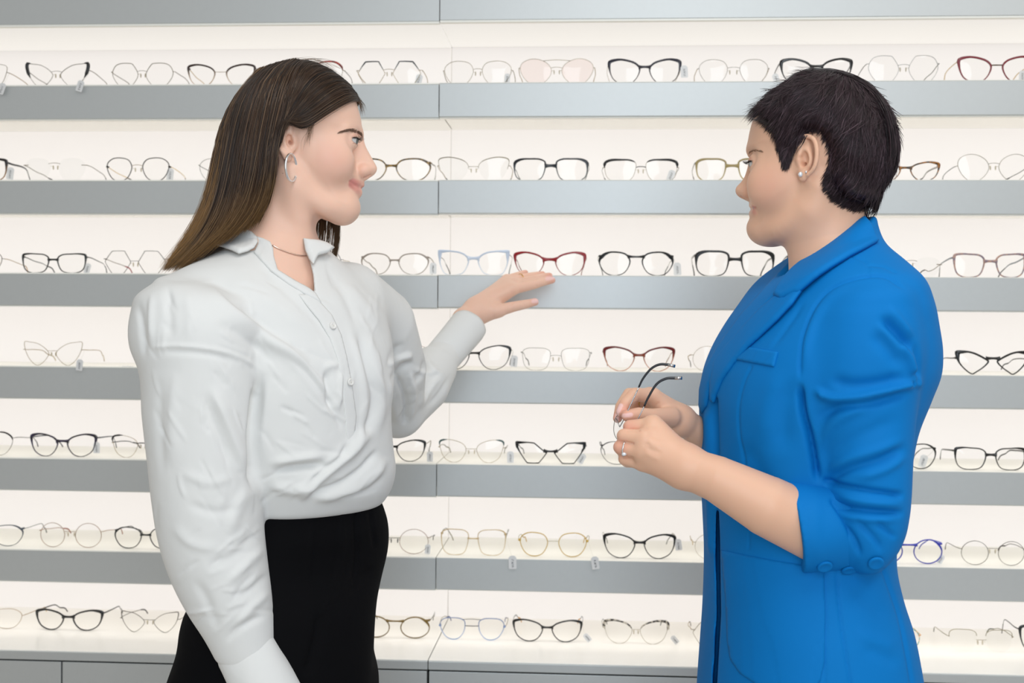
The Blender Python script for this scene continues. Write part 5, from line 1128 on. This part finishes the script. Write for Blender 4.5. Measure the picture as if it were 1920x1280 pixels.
mesh_obj('sleeve_cuff', VC, FC, M_blue, JACKET)
cuff('sleeve_cuff', U(1505, 868, -.612), U(1428, 853, -.672), .050, .047, M_blue, JACKET)
CL = Sdf(); CL.P += JK.P[:1]; CL.put(lambda p: (p-pB)@nB-.004, pB, 1.0, .012, 'i')
patch('lapel', JK, [(1492,478),(1495,506),(1480,528),(1440,575),(1390,630),(1350,680),(1334,720),(1326,760),(1316,776),(1312,760),(1313,730),(1320,698),(1345,652),(1390,590),(1440,535)], .004, M_blue, JACKET, step=3)
patch('collar', CL, [(1624,408),(1634,424),(1645,455),(1620,470),(1596,483),(1562,506),(1530,530),(1503,553),(1472,566),(1458,560),(1472,528),(1488,506),(1512,482),(1546,450),(1586,428)], .006, M_blue, JACKET, lift=lambda p: .006*max(0, min(1, (p[1]-(1036-p[0]*.36))/40)), step=3, thick=.005)
patch('lapel', JK, [(1460,558),(1478,562),(1494,547),(1506,541),(1508,548),(1490,574),(1462,602),(1432,628),(1404,652),(1376,682),(1355,712),(1343,740),(1338,756),(1333,748),(1333,716),(1340,676),(1362,648),(1396,612),(1430,580)], .0045, M_blue, JACKET, lift=lambda p: .005*max(0, min(1, (p[0]-1380)/100)), step=3, thick=.004)
patch('breast_pocket', JK, [(1407,651),(1459,660),(1452,688),(1378,674)], .0028, M_blue, JACKET, step=2.5, soft=3, thick=.003)
patch('patch_pocket', JK, [(1352,1031),(1400,1041),(1450,1050),(1500,1058),(1545,1070),(1547,1150),(1546,1240),(1538,1276),(1522,1296),(1480,1310),(1430,1290),(1388,1262),(1370,1236),(1364,1200),(1361,1120)], .0022, M_blue, JACKET, step=4, soft=4, thick=.003)
for x, y in ((1546, 1063), (1592, 1069)):
    P_, G_, _ = hitN(CUF, [(x, y-3)]); button('button', P_[0]+G_[0]*.001, nrm(G_[0]+np.array([0, -.2, 0])), .0095, M_blue, JACKET, False)
P_, G_, _ = hitN(JK, [(1642, 1054)]); button('button', P_[0]+G_[0]*.001, G_[0], .0095, M_blue, JACKET, False)
P_, G_, _ = hitN(JK, [(1327, 1004)]); button('button', P_[0]+G_[0]*.001-np.array([-.002, 0, 0]), nrm(G_[0]+np.array([-2.0, 0, 0])), .009, M_blue, JACKET, False)
# far sleeve end, hidden behind the front, and trousers
TB2 = Sdf(); hb = U(1530, 1330, YB)
TB2.ell(hb, (.115, .15, .16), np.array([TB, LB, [0, 0, 1]]), k=.03)
for s_ in (1, -1): TB2.chain([hb+LB*s_*.08, np.array([*(hb+LB*s_*.085)[:2]+TB[:2]*.01, .45]), np.array([*(hb+LB*s_*.085)[:2], .04])], [.09, .076, .068], k=.04)
V_, F_ = TB2.mesh(.006, (.1, -1.1, -.05), (.7, -.4, .95)); mesh_obj('trousers', relax(V_, F_, 2, .4), F_, M_blue, PB)
for s_ in (1, -1): shoe([*(hb+LB*s_*.085)[:2], 0], TB, PB)
# ---------------------------------------------------------------- hair: a soft body of hair with strands combed over it
def hair_material(name, rough):
    m = mat(name, (0.05, 0.03, 0.02), rough, 0, Specular_IOR_Level=0.42); nt = m.node_tree; b = nt.nodes['Principled BSDF']
    a = nt.nodes.new('ShaderNodeAttribute'); a.attribute_name = 'tone'; nt.links.new(a.outputs['Color'], b.inputs['Base Color']); return m
def strand_mesh(paths, r0, cols, n=3):
    """many thin tapered tubes at once: paths (S, M, 3), r0 (S,), cols (S, M, 3)"""
    P = np.asarray(paths); Sn, M, _ = P.shape
    T = np.gradient(P, axis=1); T /= np.linalg.norm(T, axis=2)[..., None]+1e-12
    a = np.broadcast_to(np.array([0.3, -0.9, 0.2]), T.shape); N = np.cross(T, a); N /= np.linalg.norm(N, axis=2)[..., None]+1e-12; B = np.cross(T, N)
    tp = np.interp(np.linspace(0, 1, M), [0, .12, .7, 1], [.55, 1, .85, .15])[None, :, None]
    R = np.asarray(r0)[:, None, None]*tp
    V = np.stack([P+(N*math.cos(2*math.pi*k/n)+B*math.sin(2*math.pi*k/n))*R for k in range(n)], 2)
    C = np.repeat(np.asarray(cols)[:, :, None, :], n, 2)
    s = np.arange(Sn)[:, None, None]*M*n; i = np.arange(M-1)[None, :, None]*n; k = np.arange(n)[None, None, :]; k2 = (k+1) % n
    F = np.stack([s+i+k, s+i+k2, s+i+n+k2, s+i+n+k], -1).reshape(-1, 4)
    return V.reshape(-1, 3), F, C.reshape(-1, 3)
def join(parts):
    V = []; F = []; C = []; o = 0
    for v, f, c in parts: V.append(v); F.append(f+o); C.append(c); o += len(v)
    return np.vstack(V), np.vstack(F), np.vstack(C)
def lerp_guides(G, u):
    """G (K, M, 3) neighbouring guides, u (S,) in 0..1 -> (S, M, 3), smooth across"""
    K = len(G); x = np.clip(u, 0, 1)*(K-1); i = np.minimum(x.astype(int), K-2); t = (x-i)[:, None, None]
    a, b = G[i], G[i+1]; p, q = G[np.maximum(i-1, 0)], G[np.minimum(i+2, K-1)]
    return 0.5*(2*a+(b-p)*t+(2*p-5*a+4*b-q)*t*t+(3*a-p-3*b+q)*t**3)
def fam(h, lst, M=16): return np.array([spline([h.L(*p) for p in g], M) for g in lst])
def clear(S_, G, gap):
    """guides pushed out until they lie gap above the skin"""
    P = G.reshape(-1, 3).copy(); e = .002; gp = np.broadcast_to(gap, G.shape[:2]).ravel()
    for _ in range(14):
        f = S_.ev(P); g = np.stack([S_.ev(P+np.eye(3)[k]*e)-S_.ev(P-np.eye(3)[k]*e) for k in range(3)], 1); g /= np.linalg.norm(g, axis=1)[:, None]+1e-12
        P = P+g*np.clip(gp-f, 0, .006)[:, None]
    P = P.reshape(G.shape)
    for _ in range(2): P[:, 1:-1] = .25*P[:, :-2]+.5*P[:, 1:-1]+.25*P[:, 2:]
    return P
rg = np.random.default_rng(11)
def comb(G, n, depth, jit, r, c0, c1, tipc=None, tip0=.7, clump=0.5, short=.15, ubias=None, inward=None, sub=None):
    u = rg.random(n) if ubias is None else ubias(rg.random(n))
    nc = max(6, n//14); cu = rg.random(nc)                      # locks gather round a few lines
    near = cu[np.argmin(np.abs(u[:, None]-cu[None]), 1)]; M = G.shape[1]; t = np.linspace(0, 1, M)
    P0 = lerp_guides(G, u); P1 = lerp_guides(G, near); w = (clump*t**1.2)[None, :, None]; P = P0*(1-w)+P1*w
    off = rg.normal(0, 1, (n, 1, 3)); off2 = rg.normal(0, 1, (n, 1, 3)); ph = rg.uniform(0, 6.3, (n, 1, 1))
    P = P+off*jit*(0.35+t[None, :, None])+off2*jit*0.5*np.sin(t[None, :, None]*5+ph)
    if inward is not None:                                       # the locks lie at different depths
        d = rg.uniform(-0.4, .4, (n, 1, 1))*depth; v = inward-P; v /= np.linalg.norm(v, axis=2)[..., None]+1e-9; P = P+v*d
    L = 1-short*rg.random(n)**1.5; idx = np.linspace(0, 1, M)[None]*L[:, None]*(M-1)
    if sub is not None: idx = (rg.uniform(0, 1-sub, n)[:, None]+np.linspace(0, 1, M)[None]*sub*L[:, None])*(M-1)
    i = np.minimum(idx.astype(int), M-2); f = (idx-i)[..., None]
    P = np.take_along_axis(P, i[..., None].repeat(3, 2), 1)*(1-f)+np.take_along_axis(P, (i+1)[..., None].repeat(3, 2), 1)*f
    k = rg.random((n, 1, 1))**1.4; C = np.array(srgb(*c0))*(1-k)+np.array(srgb(*c1))*k; C = np.repeat(C, M, 1)
    if tipc is not None:
        g = np.clip((idx/(M-1)-tip0)/(1-tip0), 0, 1)[..., None]*rg.uniform(.4, 1, (n, 1, 1)); C = C*(1-g)+np.array(srgb(*tipc))*g
    return strand_mesh(P, r*rg.uniform(.6, 1.25, n), C)
# ---- long brown hair of the woman in white
fall = [
 [(574,126,.020),(556,165,.052),(540,205,.074),(526,245,.088),(516,290,.091),(513,335,.085),(502,380,.074),(480,420,.068)],
 [(560,118,.018),(535,162,.060),(518,210,.080),(507,258,.089),(500,310,.090),(492,358,.083),(475,402,.076),(438,442,.072)],
 [(548,115,.016),(512,164,.062),(494,215,.081),(484,268,.088),(477,322,.087),(465,373,.081),(440,425,.074),(390,467,.070)],
 [(524,120,.014),(478,174,.056),(456,235,.072),(446,290,.077),(437,345,.075),(423,400,.070),(390,455,.066),(342,498,.066)],
 [(502,127,.010),(451,180,.036),(428,240,.048),(419,300,.051),(409,355,.050),(393,408,.050),(360,460,.054),(316,503,.058)],
 [(486,132,.0),(436,193,.0),(413,253,.0),(403,308,.0),(391,360,.004),(373,410,.014),(343,457,.030),(306,506,.045)]]
sweep = [
 [(670,190,.010),(642,193,.037),(613,209,.056),(588,229,.069),(568,241,.076),(549,231,.082),(535,226,.086),(519,244,.089)],
 [(666,177,.008),(632,179,.036),(600,196,.057),(572,217,.071),(551,224,.081),(535,224,.087),(518,250,.089)],
 [(648,160,.006),(612,163,.033),(582,179,.056),(557,201,.072),(540,223,.083),(530,245,.087),(522,275,.088)],
 [(618,138,.004),(592,146,.027),(571,161,.047),(551,186,.066),(537,211,.079),(527,240,.087),(520,272,.088)],
 [(588,121,.0),(573,131,.021),(560,151,.042),(547,180,.063),(536,207,.077),(526,238,.086),(519,270,.088)]]
far = [
 [(560,150,-.03),(585,250,-.086),(592,330,-.088),(593,400,-.086),(589,440,-.083),(582,470,-.080)],
 [(600,150,-.03),(612,250,-.084),(613,330,-.086),(612,400,-.086),(609,445,-.084),(602,490,-.081)],
 [(640,165,-.025),(637,250,-.080),(634,330,-.085),(633,400,-.086),(634,450,-.084),(622,512,-.080)]]
HS = Sdf(); HS.P += SA.P[:16]
GF = clear(HS, fam(A_, fall), np.interp(np.linspace(0, 1, 16), [0, .2, 1], [.004, .010, .012])); GS = clear(HS, fam(A_, sweep), np.interp(np.linspace(0, 1, 16), [0, .3, 1], [.004, .008, .010])); GR = fam(A_, far)
GM = np.array([[A_.mir(p) for p in g] for g in GF[::-1]]); GSm = np.array([[A_.mir(p) for p in g] for g in GS])
HA = Sdf(); tt_ = np.linspace(0, 1, 16)
mid = A_.L(530, 300, 0)
for u in np.linspace(0.09, 1, 12):
    for G_ in (GF, GM):
        g = lerp_guides(G_, np.array([u]))[0]; v = mid-g; v /= np.linalg.norm(v, axis=1)[:, None]; fadeu = min(1.0, .55+2.2*(u if G_ is GF else 1-u))
        HA.chain(g[:15]+v[:15]*.0115*fadeu, np.interp(tt_[:15], [0, .1, .6, .8, 1], [.005, .0085, .0085, .006, .0022])*fadeu, k=.012)
for u in np.linspace(0.06, 1, 9):
    for G_ in (GS, GSm):
        g = lerp_guides(G_, np.array([u]))[0]; v = A_.L(560, 250, 0)-g; v /= np.linalg.norm(v, axis=1)[:, None]
        HA.chain(g[1:13]+v[1:13]*.007, np.interp(tt_[1:13], [0, .2, 1], [.003, .0045, .0035]), k=.006)
HA.ell(A_.L(512, 215, 0), (.050, .056, .054), A_.M, k=.02)
carve(HA, [(533,221),(548,219),(558,236),(556,300),(528,304),(516,275),(520,240)], -.84, -.745, .004)
VH, FH = HA.mesh(.0028, (-.62, -.86, 1.30), (-.18, -.56, 1.72)); VH, FH = largest(VH, FH); VH = relax(VH, FH, 3, .5)
dk = np.tile(np.array(srgb(40, 30, 25)), (len(VH), 1))
HC = ((28, 20, 16), (84, 60, 42))
parts_ = [(VH, FH, dk),
 comb(GF, 5200, .008, .0014, .00050, *HC, (140, 104, 58), .62, .5, .12, inward=mid),
 comb(GF[:2], 800, .006, .0012, .00046, *HC, None, .7, .5, .15, ubias=lambda u: u**1.6),
 comb(GS[-3:], 600, .004, .0010, .00042, *HC, None, .7, .5, .05),
 comb(GF, 900, .002, .0026, .00034, (70, 54, 42), (140, 112, 84), (164, 124, 70), .6, .2, .05, inward=mid),
 comb(GF[-2:], 900, .004, .003, .00034, (90, 66, 42), (150, 112, 66), (170, 126, 66), .3, .35, .2),  # paler back edge and tips: backlight put into the strand colours
 comb(GM, 1800, .008, .0016, .0006, *HC, (140, 104, 58), .7, .5, .12, inward=mid),
 comb(GS, 2400, .005, .0010, .00042, *HC, None, .7, .5, .05, inward=A_.L(560, 250, 0)),
 comb(GS, 420, .001, .0020, .00028, (64, 50, 40), (120, 96, 74), None, .7, .2, .3, inward=A_.L(560, 250, 0)),
 comb(GSm, 900, .005, .0012, .0006, *HC, None, .7, .5, .05),
 comb(GR, 420, .003, .0022, .00046, (44, 33, 26), (110, 82, 52), (124, 92, 54), .6, .75, .35),
 comb(GR[1:], 160, .003, .0012, .00046, (44, 33, 26), (90, 68, 46), (120, 90, 54), .6, .9, .05, ubias=lambda u: .78+.22*u)]
side = fam(A_, [[(590,226,.071),(584,246,.074),(577,266,.076)], [(577,238,.074),(574,258,.076),(568,282,.077)]])
parts_.append(comb(side, 26, 0, .0024, .00024, (110, 84, 66), (150, 120, 98), None, .7, .3, .5))
front = fam(A_, [[(672,186,.004),(679,205,.006),(682,228,.006)], [(668,183,-.006),(677,196,-.012),(682,214,-.014)], [(664,180,.012),(676,192,.014),(681,206,.016)]])
parts_.append(comb(front, 60, 0, .0022, .00022, (70, 54, 42), (120, 96, 74), None, .7, .2, .6))
stray = fam(A_, [[(560,117,.02),(610,118,.02),(650,140,.01)], [(540,114,.0),(600,112,.0),(660,150,.0)], [(500,125,.0),(426,200,.0),(398,330,.0)], [(470,142,.0),(408,270,.01),(368,420,.02)]])
parts_.append(comb(stray[2:], 8, 0, .0025, .00014, (90, 70, 52), (150, 120, 90), None, .7, .1, .6))
parts_.append(comb(stray[:2], 26, 0, .004, .00016, (90, 70, 52), (150, 120, 90), None, .7, .1, .6))
mesh_obj('hair', *[x for x in join(parts_)[:2]], hair_material('brown_hair', .34), PA, join(parts_)[2])
# ---- short dark hair of the woman in blue
outB = [(1402,217),(1414,203),(1438,182),(1462,158),(1488,137),(1520,125),(1556,128),(1592,135),(1626,150),(1651,174),(1668,206),(1679,242),(1682,276),(1677,310),(1666,332),(1653,352),(1647,374),(1641,396),(1634,403)]
lowB = [(1622,393),(1600,392),(1575,384),(1556,370),(1544,352),(1541,336),(1551,318),(1554,296),(1549,272),(1540,254),(1526,245),(1509,246),(1500,257),(1494,273),(1486,290),(1478,304),(1471,315),(1465,297),(1458,276),(1448,256),(1436,240),(1424,230),(1412,226)]
polyB = np.array(outB+lowB, float)
fo, co, Ro = inflate(B_, outB+[(1600,392),(1545,352),(1500,330),(1450,300),(1425,250),(1412,226)], B_.Z, [(-.12,.060),(-.09,.068),(-.05,.080),(0,.084),(.06,.085),(.16,.085)], [(-.12,.052),(.16,.052)], 2.0)
fh = SB.P[0][0]; ring_ = np.vstack([polyB, polyB[:1]])
def fB(p):
    X = pxy(p); d, _, _ = polydist(X, ring_); d = np.where(inpoly(X, polyB), d, -d)
    sil = np.clip((X[:, 0]-1425)/60, 0, 1)
    dl, _, _ = polydist(X, np.array(lowB, float)); dl = np.where(d > 0, dl, -dl)
    return np.maximum(fo(p), fh(p)-np.clip(-.004+dl*.0007, -.02, .019))
HB = Sdf(); HB.put(fB, co, Ro+.02, .004)
VH2, FH2 = HB.mesh(.0028, (.22, -.96, 1.30), (.62, -.58, 1.70)); VH2 = relax(VH2, FH2, 4, .5)
gx, gy = np.meshgrid(np.arange(1396, 1690, 4.0), np.arange(118, 412, 4.0)); Xg = np.stack([gx.ravel(), gy.ravel()], 1)
HU = Sdf(); HU.put(lambda p: np.minimum(fB(p), SB.ev(p)), co, Ro+.05, .001)
Pg, Gg, okg = hitN(HU, Xg); shp = gx.shape
D_ = ((Pg-CP)@B_.N*-1).reshape(shp); okm = okg.reshape(shp)
Pm = Pg.reshape(shp+(3,)); Nm = Gg.reshape(shp+(3,))
flow = np.array([(1420,208,-1,.45),(1440,215,-.75,.75),(1470,170,-.85,.55),(1520,135,-.8,.45),(1560,132,-.45,.5),(1600,142,.25,.7),(1640,170,.55,.85),(1668,215,.25,1),(1680,280,-.1,1),(1660,335,-.45,1),(1645,380,-.15,1),(1610,370,-.75,.6),(1565,360,-.8,.45),(1560,310,-.45,.9),(1600,300,-.35,1),(1630,250,-.05,1),(1590,220,-.35,1),(1550,200,-.6,.9),(1510,200,-.75,.8),(1540,245,-.55,.8),(1500,250,-.5,.9),(1475,290,-.25,1),(1460,250,-.45,1),(1450,220,-.6,.9)], float)
def flowdir(x, y):
    w = 1/((flow[:, 0]-x)**2+(flow[:, 1]-y)**2+80)**1.5; v = (flow[:, 2:]*w[:, None]).sum(0)/w.sum(); return v/np.hypot(*v)
fgx, fgy = np.arange(1380, 1710, 6.0), np.arange(100, 430, 6.0); FD = np.array([[flowdir(x, y) for x in fgx] for y in fgy])
_d1, _, _ = polydist(Xg, np.array(lowB, float)); _d2, _, _ = polydist(Xg, np.array(outB, float))
beyond = np.where(inpoly(Xg, polyB) | (_d2 < _d1), 0, _d1).reshape(shp)
def comb_short(n, lmin, lmax, lift, r, c0, c1, region=None, jit=.25, step=None, clump=6, base_off=.0005):
    M = 9; out = []; cs = []
    cell = {}
    while len(out) < n:
        x, y = rg.uniform(1400, 1684), rg.uniform(122, 400)
        if not inpoly(np.array([[x, y]]), polyB)[0] or (region is not None and not inpoly(np.array([[x, y]]), region)[0]): continue
        key = (int(x//clump), int(y//clump)); a0 = cell.setdefault(key, (rg.normal(0, jit), rg.uniform(.75, 1.2), rg.uniform(0, 1)))
        L_ = rg.uniform(lmin, lmax)*a0[1]; ang = a0[0]+rg.normal(0, jit*.35); ca, sa = math.cos(ang), math.sin(ang); st = L_/(M-1); pts = []; qs = []; nn = None; trim = rg.uniform(0, 1)**1.8*9; X, Y = x, y; ln = rg.uniform(0, 1)*.6+a0[2]*.4
        for k in range(M):
            i = min(len(fgy)-1, max(0, int((Y-100)/6))); j = min(len(fgx)-1, max(0, int((X-1380)/6))); v = FD[i, j]; v = np.array([v[0]*ca-v[1]*sa, v[0]*sa+v[1]*ca])
            a = (Y-118)/4; b = (X-1396)/4; i0, j0 = int(a), int(b); ok = 0 <= i0 < shp[0]-1 and 0 <= j0 < shp[1]-1 and okm[i0, j0] and okm[i0+1, j0] and okm[i0, j0+1] and okm[i0+1, j0+1]
            if 0 <= i0 < shp[0] and 0 <= j0 < shp[1] and beyond[i0, j0] > trim: break
            if ok:
                fa, fb_ = a-i0, b-j0; q = (Pm[i0, j0]*(1-fb_)+Pm[i0, j0+1]*fb_)*(1-fa)+(Pm[i0+1, j0]*(1-fb_)+Pm[i0+1, j0+1]*fb_)*fa; nn = Nm[i0, j0]
                if qs and np.linalg.norm(q-qs[-1]) > .014: ok = False
            if not ok:
                if len(qs) < 3: break
                q = qs[-1]+(qs[-1]-qs[-2])*.9-nn*.0004
            qs.append(q); pts.append(q+nn*(base_off+lift*ln*(k/(M-1))**1.3)); X += v[0]*st; Y += v[1]*st
        if len(pts) < 4: continue
        if len(pts) < M: pts = list(spline(pts, M))
        out.append(pts); cs.append(rg.random()**1.6*.7+a0[2]*.3)
    P = np.array(out); k = np.array(cs)[:, None, None]; C = np.repeat(np.array(srgb(*c0))*(1-k)+np.array(srgb(*c1))*k, M, 1)
    return P, r*rg.uniform(.6, 1.2, n), C
P1, R1_, C1 = comb_short(6500, 36, 84, .0030, .00048, (20, 15, 17), (66, 48, 54), jit=.13, clump=9)
P2, R2_, C2 = comb_short(900, 30, 70, .007, .00032, (34, 26, 30), (104, 84, 92), jit=.25, clump=14)
topreg = np.array([(1402,218),(1440,180),(1490,136),(1560,126),(1640,160),(1676,230),(1650,230),(1600,165),(1540,150),(1490,165),(1440,205)], float)
P3, R3_, C3 = comb_short(420, 24, 52, .014, .00034, (24, 18, 20), (80, 62, 66), topreg, jit=.4, clump=14)
edge = np.array([(1455,262),(1470,317),(1492,300),(1500,260),(1480,240)], float)
P4, R4_, C4 = comb_short(700, 24, 46, .001, .00040, (20, 15, 17), (50, 38, 42), edge, jit=.10)
nape = np.array([(1541,336),(1560,375),(1622,394),(1641,398),(1655,350),(1600,340)], float)
P5, R5_, C5 = comb_short(700, 26, 50, .0012, .00044, (18, 14, 16), (52, 40, 42), nape, jit=.15)
pp = [(VH2, FH2, np.tile(np.array(srgb(22, 17, 19)), (len(VH2), 1)))]
for P_, R_, C_ in ((P1, R1_, C1), (P2, R2_, C2), (P3, R3_, C3), (P4, R4_, C4), (P5, R5_, C5)):
    pp.append(strand_mesh(P_, R_, C_)); Q_ = P_[::2]; pp.append(strand_mesh(Q_-2*((Q_-B_.O)@B_.N)[..., None]*B_.N, R_[::2]*1.3, C_[::2]))
crown = fam(B_, [[(1500,142,w),(1530,134,w),(1583,141,w),(1630,165,w),(1659,204,w),(1671,247,w),(1673,293,w),(1661,328,w)] for w in (-.04, -.02, 0, .02, .045)])
pp.append(comb(crown, 1500, 0, .0022, .00046, (20, 15, 17), (66, 48, 54), None, .7, .3, .6, sub=.3))
pp.append(comb(crown, 110, 0, .0035, .0003, (24, 18, 20), (80, 62, 66), None, .7, .1, .6, sub=.3))
tail = fam(B_, [[(1636,345,.0),(1645,368,.0),(1640,392,.0),(1629,404,.0)], [(1648,345,.006),(1650,370,.0),(1645,392,.0),(1634,408,.0)], [(1640,350,.012),(1642,372,.008),(1636,388,.004),(1626,396,.0)]])
pp.append(comb(tail, 90, 0, .0012, .00036, (20, 15, 17), (60, 46, 44), None, .7, .5, .5))
frg = fam(B_, [[(1428,196,.012),(1412,210,.006),(1398,216,.002)], [(1432,200,.02),(1418,216,.014),(1409,232,.008)], [(1440,200,.03),(1428,218,.026),(1422,240,.022)], [(1452,206,.04),(1446,232,.040),(1444,258,.042)]])
pp.append(comb(frg, 260, 0, .0016, .00034, (20, 15, 17), (74, 52, 44), (96, 62, 44), .6, .5, .5))
V_, F_, C_ = join(pp); mesh_obj('hair', V_, F_, hair_material('dark_hair', .30), PB, C_)
# ---------------------------------------------------------------- jewellery and the glasses in the hands
M_silver = mat('polished_silver', srgb(226, 226, 226), 0.28, 1.0); M_gold = mat('polished_gold', srgb(222, 180, 104), 0.2, 1.0)
M_stone = mat('clear_stone', srgb(226, 230, 236), 0.05, 0.3)
def ringtube(c, ax, R, r, m, name, parent, a0=0, a1=2*math.pi, n=48, seg=8, ey=1.0):
    ax = nrm(ax); t = nrm(np.cross(ax, [0.13, 0.2, 0.97])); u = np.cross(ax, t); mb = MB(); full = abs(a1-a0-2*math.pi) < 1e-6
    pts = [c+(t*math.cos(a)+u*math.sin(a)*ey)*R for a in np.linspace(a0, a1, n, endpoint=not full)]; mb.tube(pts, r, seg, closed=full); return mb.build(name, m, parent)
# silver hoop of the woman in white, a smooth band with a fine ribbed face
hc = A_.L(545.5, 314, .0775); hax = nrm(A_.F*.93+A_.N*.34)
hoop = ringtube(hc, hax, 0.0186, .0014, M_silver, 'hoop_earring', PA, n=72, seg=10)
mb = MB()
t_ = nrm(np.cross(hax, [0.13, 0.2, 0.97])); u_ = np.cross(hax, t_)
for a in np.linspace(0, 2*math.pi, 90, endpoint=False): mb.ball(hc+(t_*math.cos(a)+u_*math.sin(a))*.0188+hax*.0016, (.00055,)*3, 6)
mb.build('ribbed_face', M_silver, hoop)
hc2 = A_.mir(hc); ringtube(hc2, nrm(A_.F*.86-A_.N*.5), .0188, .00175, M_silver, 'hoop_earring', PA, n=64)
# fine necklace lying on the collarbones
nk = spline([A_.L(508,470,.046), A_.L(517,478,.043), A_.L(530,487,.036), A_.L(545,493,.026), A_.L(558,492,.014), A_.L(568,486,.004), A_.L(574,478,-.004), A_.L(570,470,-.03)], 40)
for _ in range(25):
    f = SA.ev(nk); e = .002; gr = np.stack([SA.ev(nk+np.eye(3)[k]*e)-SA.ev(nk-np.eye(3)[k]*e) for k in range(3)], 1); gr /= np.linalg.norm(gr, axis=1)[:, None]+1e-12
    nk = nk+gr*np.clip(.0012-f, -.004, .004)[:, None]
for _ in range(3): nk[1:-1] = .25*nk[:-2]+.5*nk[1:-1]+.25*nk[2:]
mb = MB(); mb.tube(nk, .00085, 8); mb.build('necklace', mat('rose_gold_chain', srgb(222, 196, 182), .22, 1.0), PA)
# rings
f0, f1 = U(962, 526, -.082), U(992, 519, -.062); rc = f0*.5+f1*.5; ringtube(rc, f1-f0, .0101, .0008, M_gold, 'ring', PA, n=36)
f0, f1 = U(1203, 846, -.922), U(1163, 838, -.914); rc = f0*.22+f1*.78
rb = ringtube(rc, f1-f0, .0104, .0010, M_silver, 'ring', PB, n=36)
P_, _, _ = hitN(SB, [(1170, 851)]); mb = MB(); mb.ball(P_[0]+np.array([0, -.001, 0]), (.0032, .002, .0022), 12); mb.build('stone', M_stone, rb)
f0, f1 = U(1216, 752, -.752), U(1190, 752, -.752); ringtube(f0*.3+f1*.7, f1-f0, .0100, .0009, M_gold, 'ring', PB, n=36)
# two ear studs of the woman in blue
for (x, y, r, m) in ((1502, 327, .0030, M_stone), (1512.5, 323.5, .0016, M_silver)):
    P_, G_, _ = hitN(SB, [(x, y)]); mb = MB(); o_ = P_[0]-B_.N*0+G_[0]*.0012; mb.ball(o_, (r, r*.7, r), 14); s_ = mb.build('ear_stud', m, PB)
    if r > .002:
        mb = MB(); tt = nrm(np.cross(G_[0], [0, 0, 1])); uu = np.cross(G_[0], tt)
        for a in np.linspace(0, 2*math.pi, 16, endpoint=False): mb.ball(o_+(tt*math.cos(a)+uu*math.sin(a))*r*.95, (.0006,)*3, 6)
        mb.build('setting', M_silver, s_)
# the rimless pair held between her fingers
HG = empty('eyeglasses', U(1170, 812, -.845), 'rimless round glasses with black temple tips held in the woman\'s hands', 'glasses')
def hpart(mb, name, m, parent=HG):
    o = HG.location; mb.v = [(a-o[0], b-o[1], c-o[2]) for a, b, c in mb.v]; return mb.build(name, m, parent)
M_hsil = mat('silver_wire', srgb(190, 190, 190), .2, 1.0); M_hblk = mat('black_tip_sleeve', srgb(20, 22, 28), .35)
for wire, tip, cap in (([(1162, 800, -.842), (1170, 785, -.846), (1198, 725, -.846)], [(1198, 725, -.846), (1206, 709, -.846), (1221, 691, -.846), (1237, 683, -.846), (1254, 683.5, -.846)], [(1252, 683.4, -.846), (1266, 686.5, -.846)]),
                       ([(1181, 818, -.878), (1194, 790, -.880), (1208, 761, -.880)], [(1208, 761, -.880), (1216, 744, -.880), (1231, 720, -.880), (1249, 709.5, -.880), (1267, 708.5, -.880)], [(1265, 708.6, -.880), (1279, 708.5, -.880)])):
    mb = MB(); mb.tube(spline([U(*p) for p in wire], 10), .00075, 8); t0 = hpart(mb, 'temple', M_hsil)
    mb = MB(); mb.tube(spline([U(*p) for p in tip], 24), np.linspace(.0013, .0019, 24), 10); t1 = hpart(mb, 'temple_tip', M_hblk, t0)
    mb = MB(); mb.tube([U(*p) for p in cap], .0021, 10); hpart(mb, 'end_cap', M_hsil, t0)
lx = nrm(np.array([.45, -.75, -.50])); lz = nrm(np.array([.25, -.30, .95])-lx*(np.array([.25, -.30, .95])@lx)); ly = np.cross(lx, lz)
cL = [U(1165, 803, -.838), None]; cL[1] = cL[0]+lx*.042
for i, c in enumerate(cL):
    mb = MB(); n = 40; o_ = outline('panto', n)
    for yy in (0, .0014):
        ring0 = [c+lx*p[0]*.0185+lz*p[1]*.0165+ly*yy for p in o_]; mb.add([c+ly*(yy-.0008)]+ring0, [(0, 1+k, 1+(k+1) % n) if yy == 0 else (0, 1+(k+1) % n, 1+k) for k in range(n)])
    le = hpart(mb, 'lens', M_lens_faint)
    mb = MB(); mb.tube([c+lx*p[0]*.0185+lz*p[1]*.0165+ly*.0007 for p in o_], .00045, 6, closed=True); hpart(mb, 'lens_edge', mat('lens_edge_glass', srgb(150, 146, 138), .1, 0, Transmission_Weight=.3), le)
mb = MB(); a = cL[0]+lx*.0175+lz*.004; b_ = cL[1]-lx*.0175+lz*.004; mb.tube(spline([a, (a+b_)/2+lz*.0025-ly*.002, b_], 9), .0007, 8); hpart(mb, 'bridge', M_hsil)
for s_, c in ((1, cL[0]), (-1, cL[1])):
    mb = MB(); q = c+lx*s_*.016-lz*.004-ly*.006; mb.ball(q, (.0014, .003, .0045), 10); mb.tube(spline([q, q+lz*.004-ly*.001, c+lx*s_*.017+lz*.002], 7), .0004, 6); hpart(mb, 'nose_pad', M_pad)
mb = MB(); mb.tube([U(1162, 800, -.842), cL[0]-lx*.017+lz*.004], .0007, 8); hpart(mb, 'end_piece', M_hsil); mb = MB(); mb.tube([U(1181, 818, -.878), cL[1]+lx*.017+lz*.004], .0007, 8); hpart(mb, 'end_piece', M_hsil)
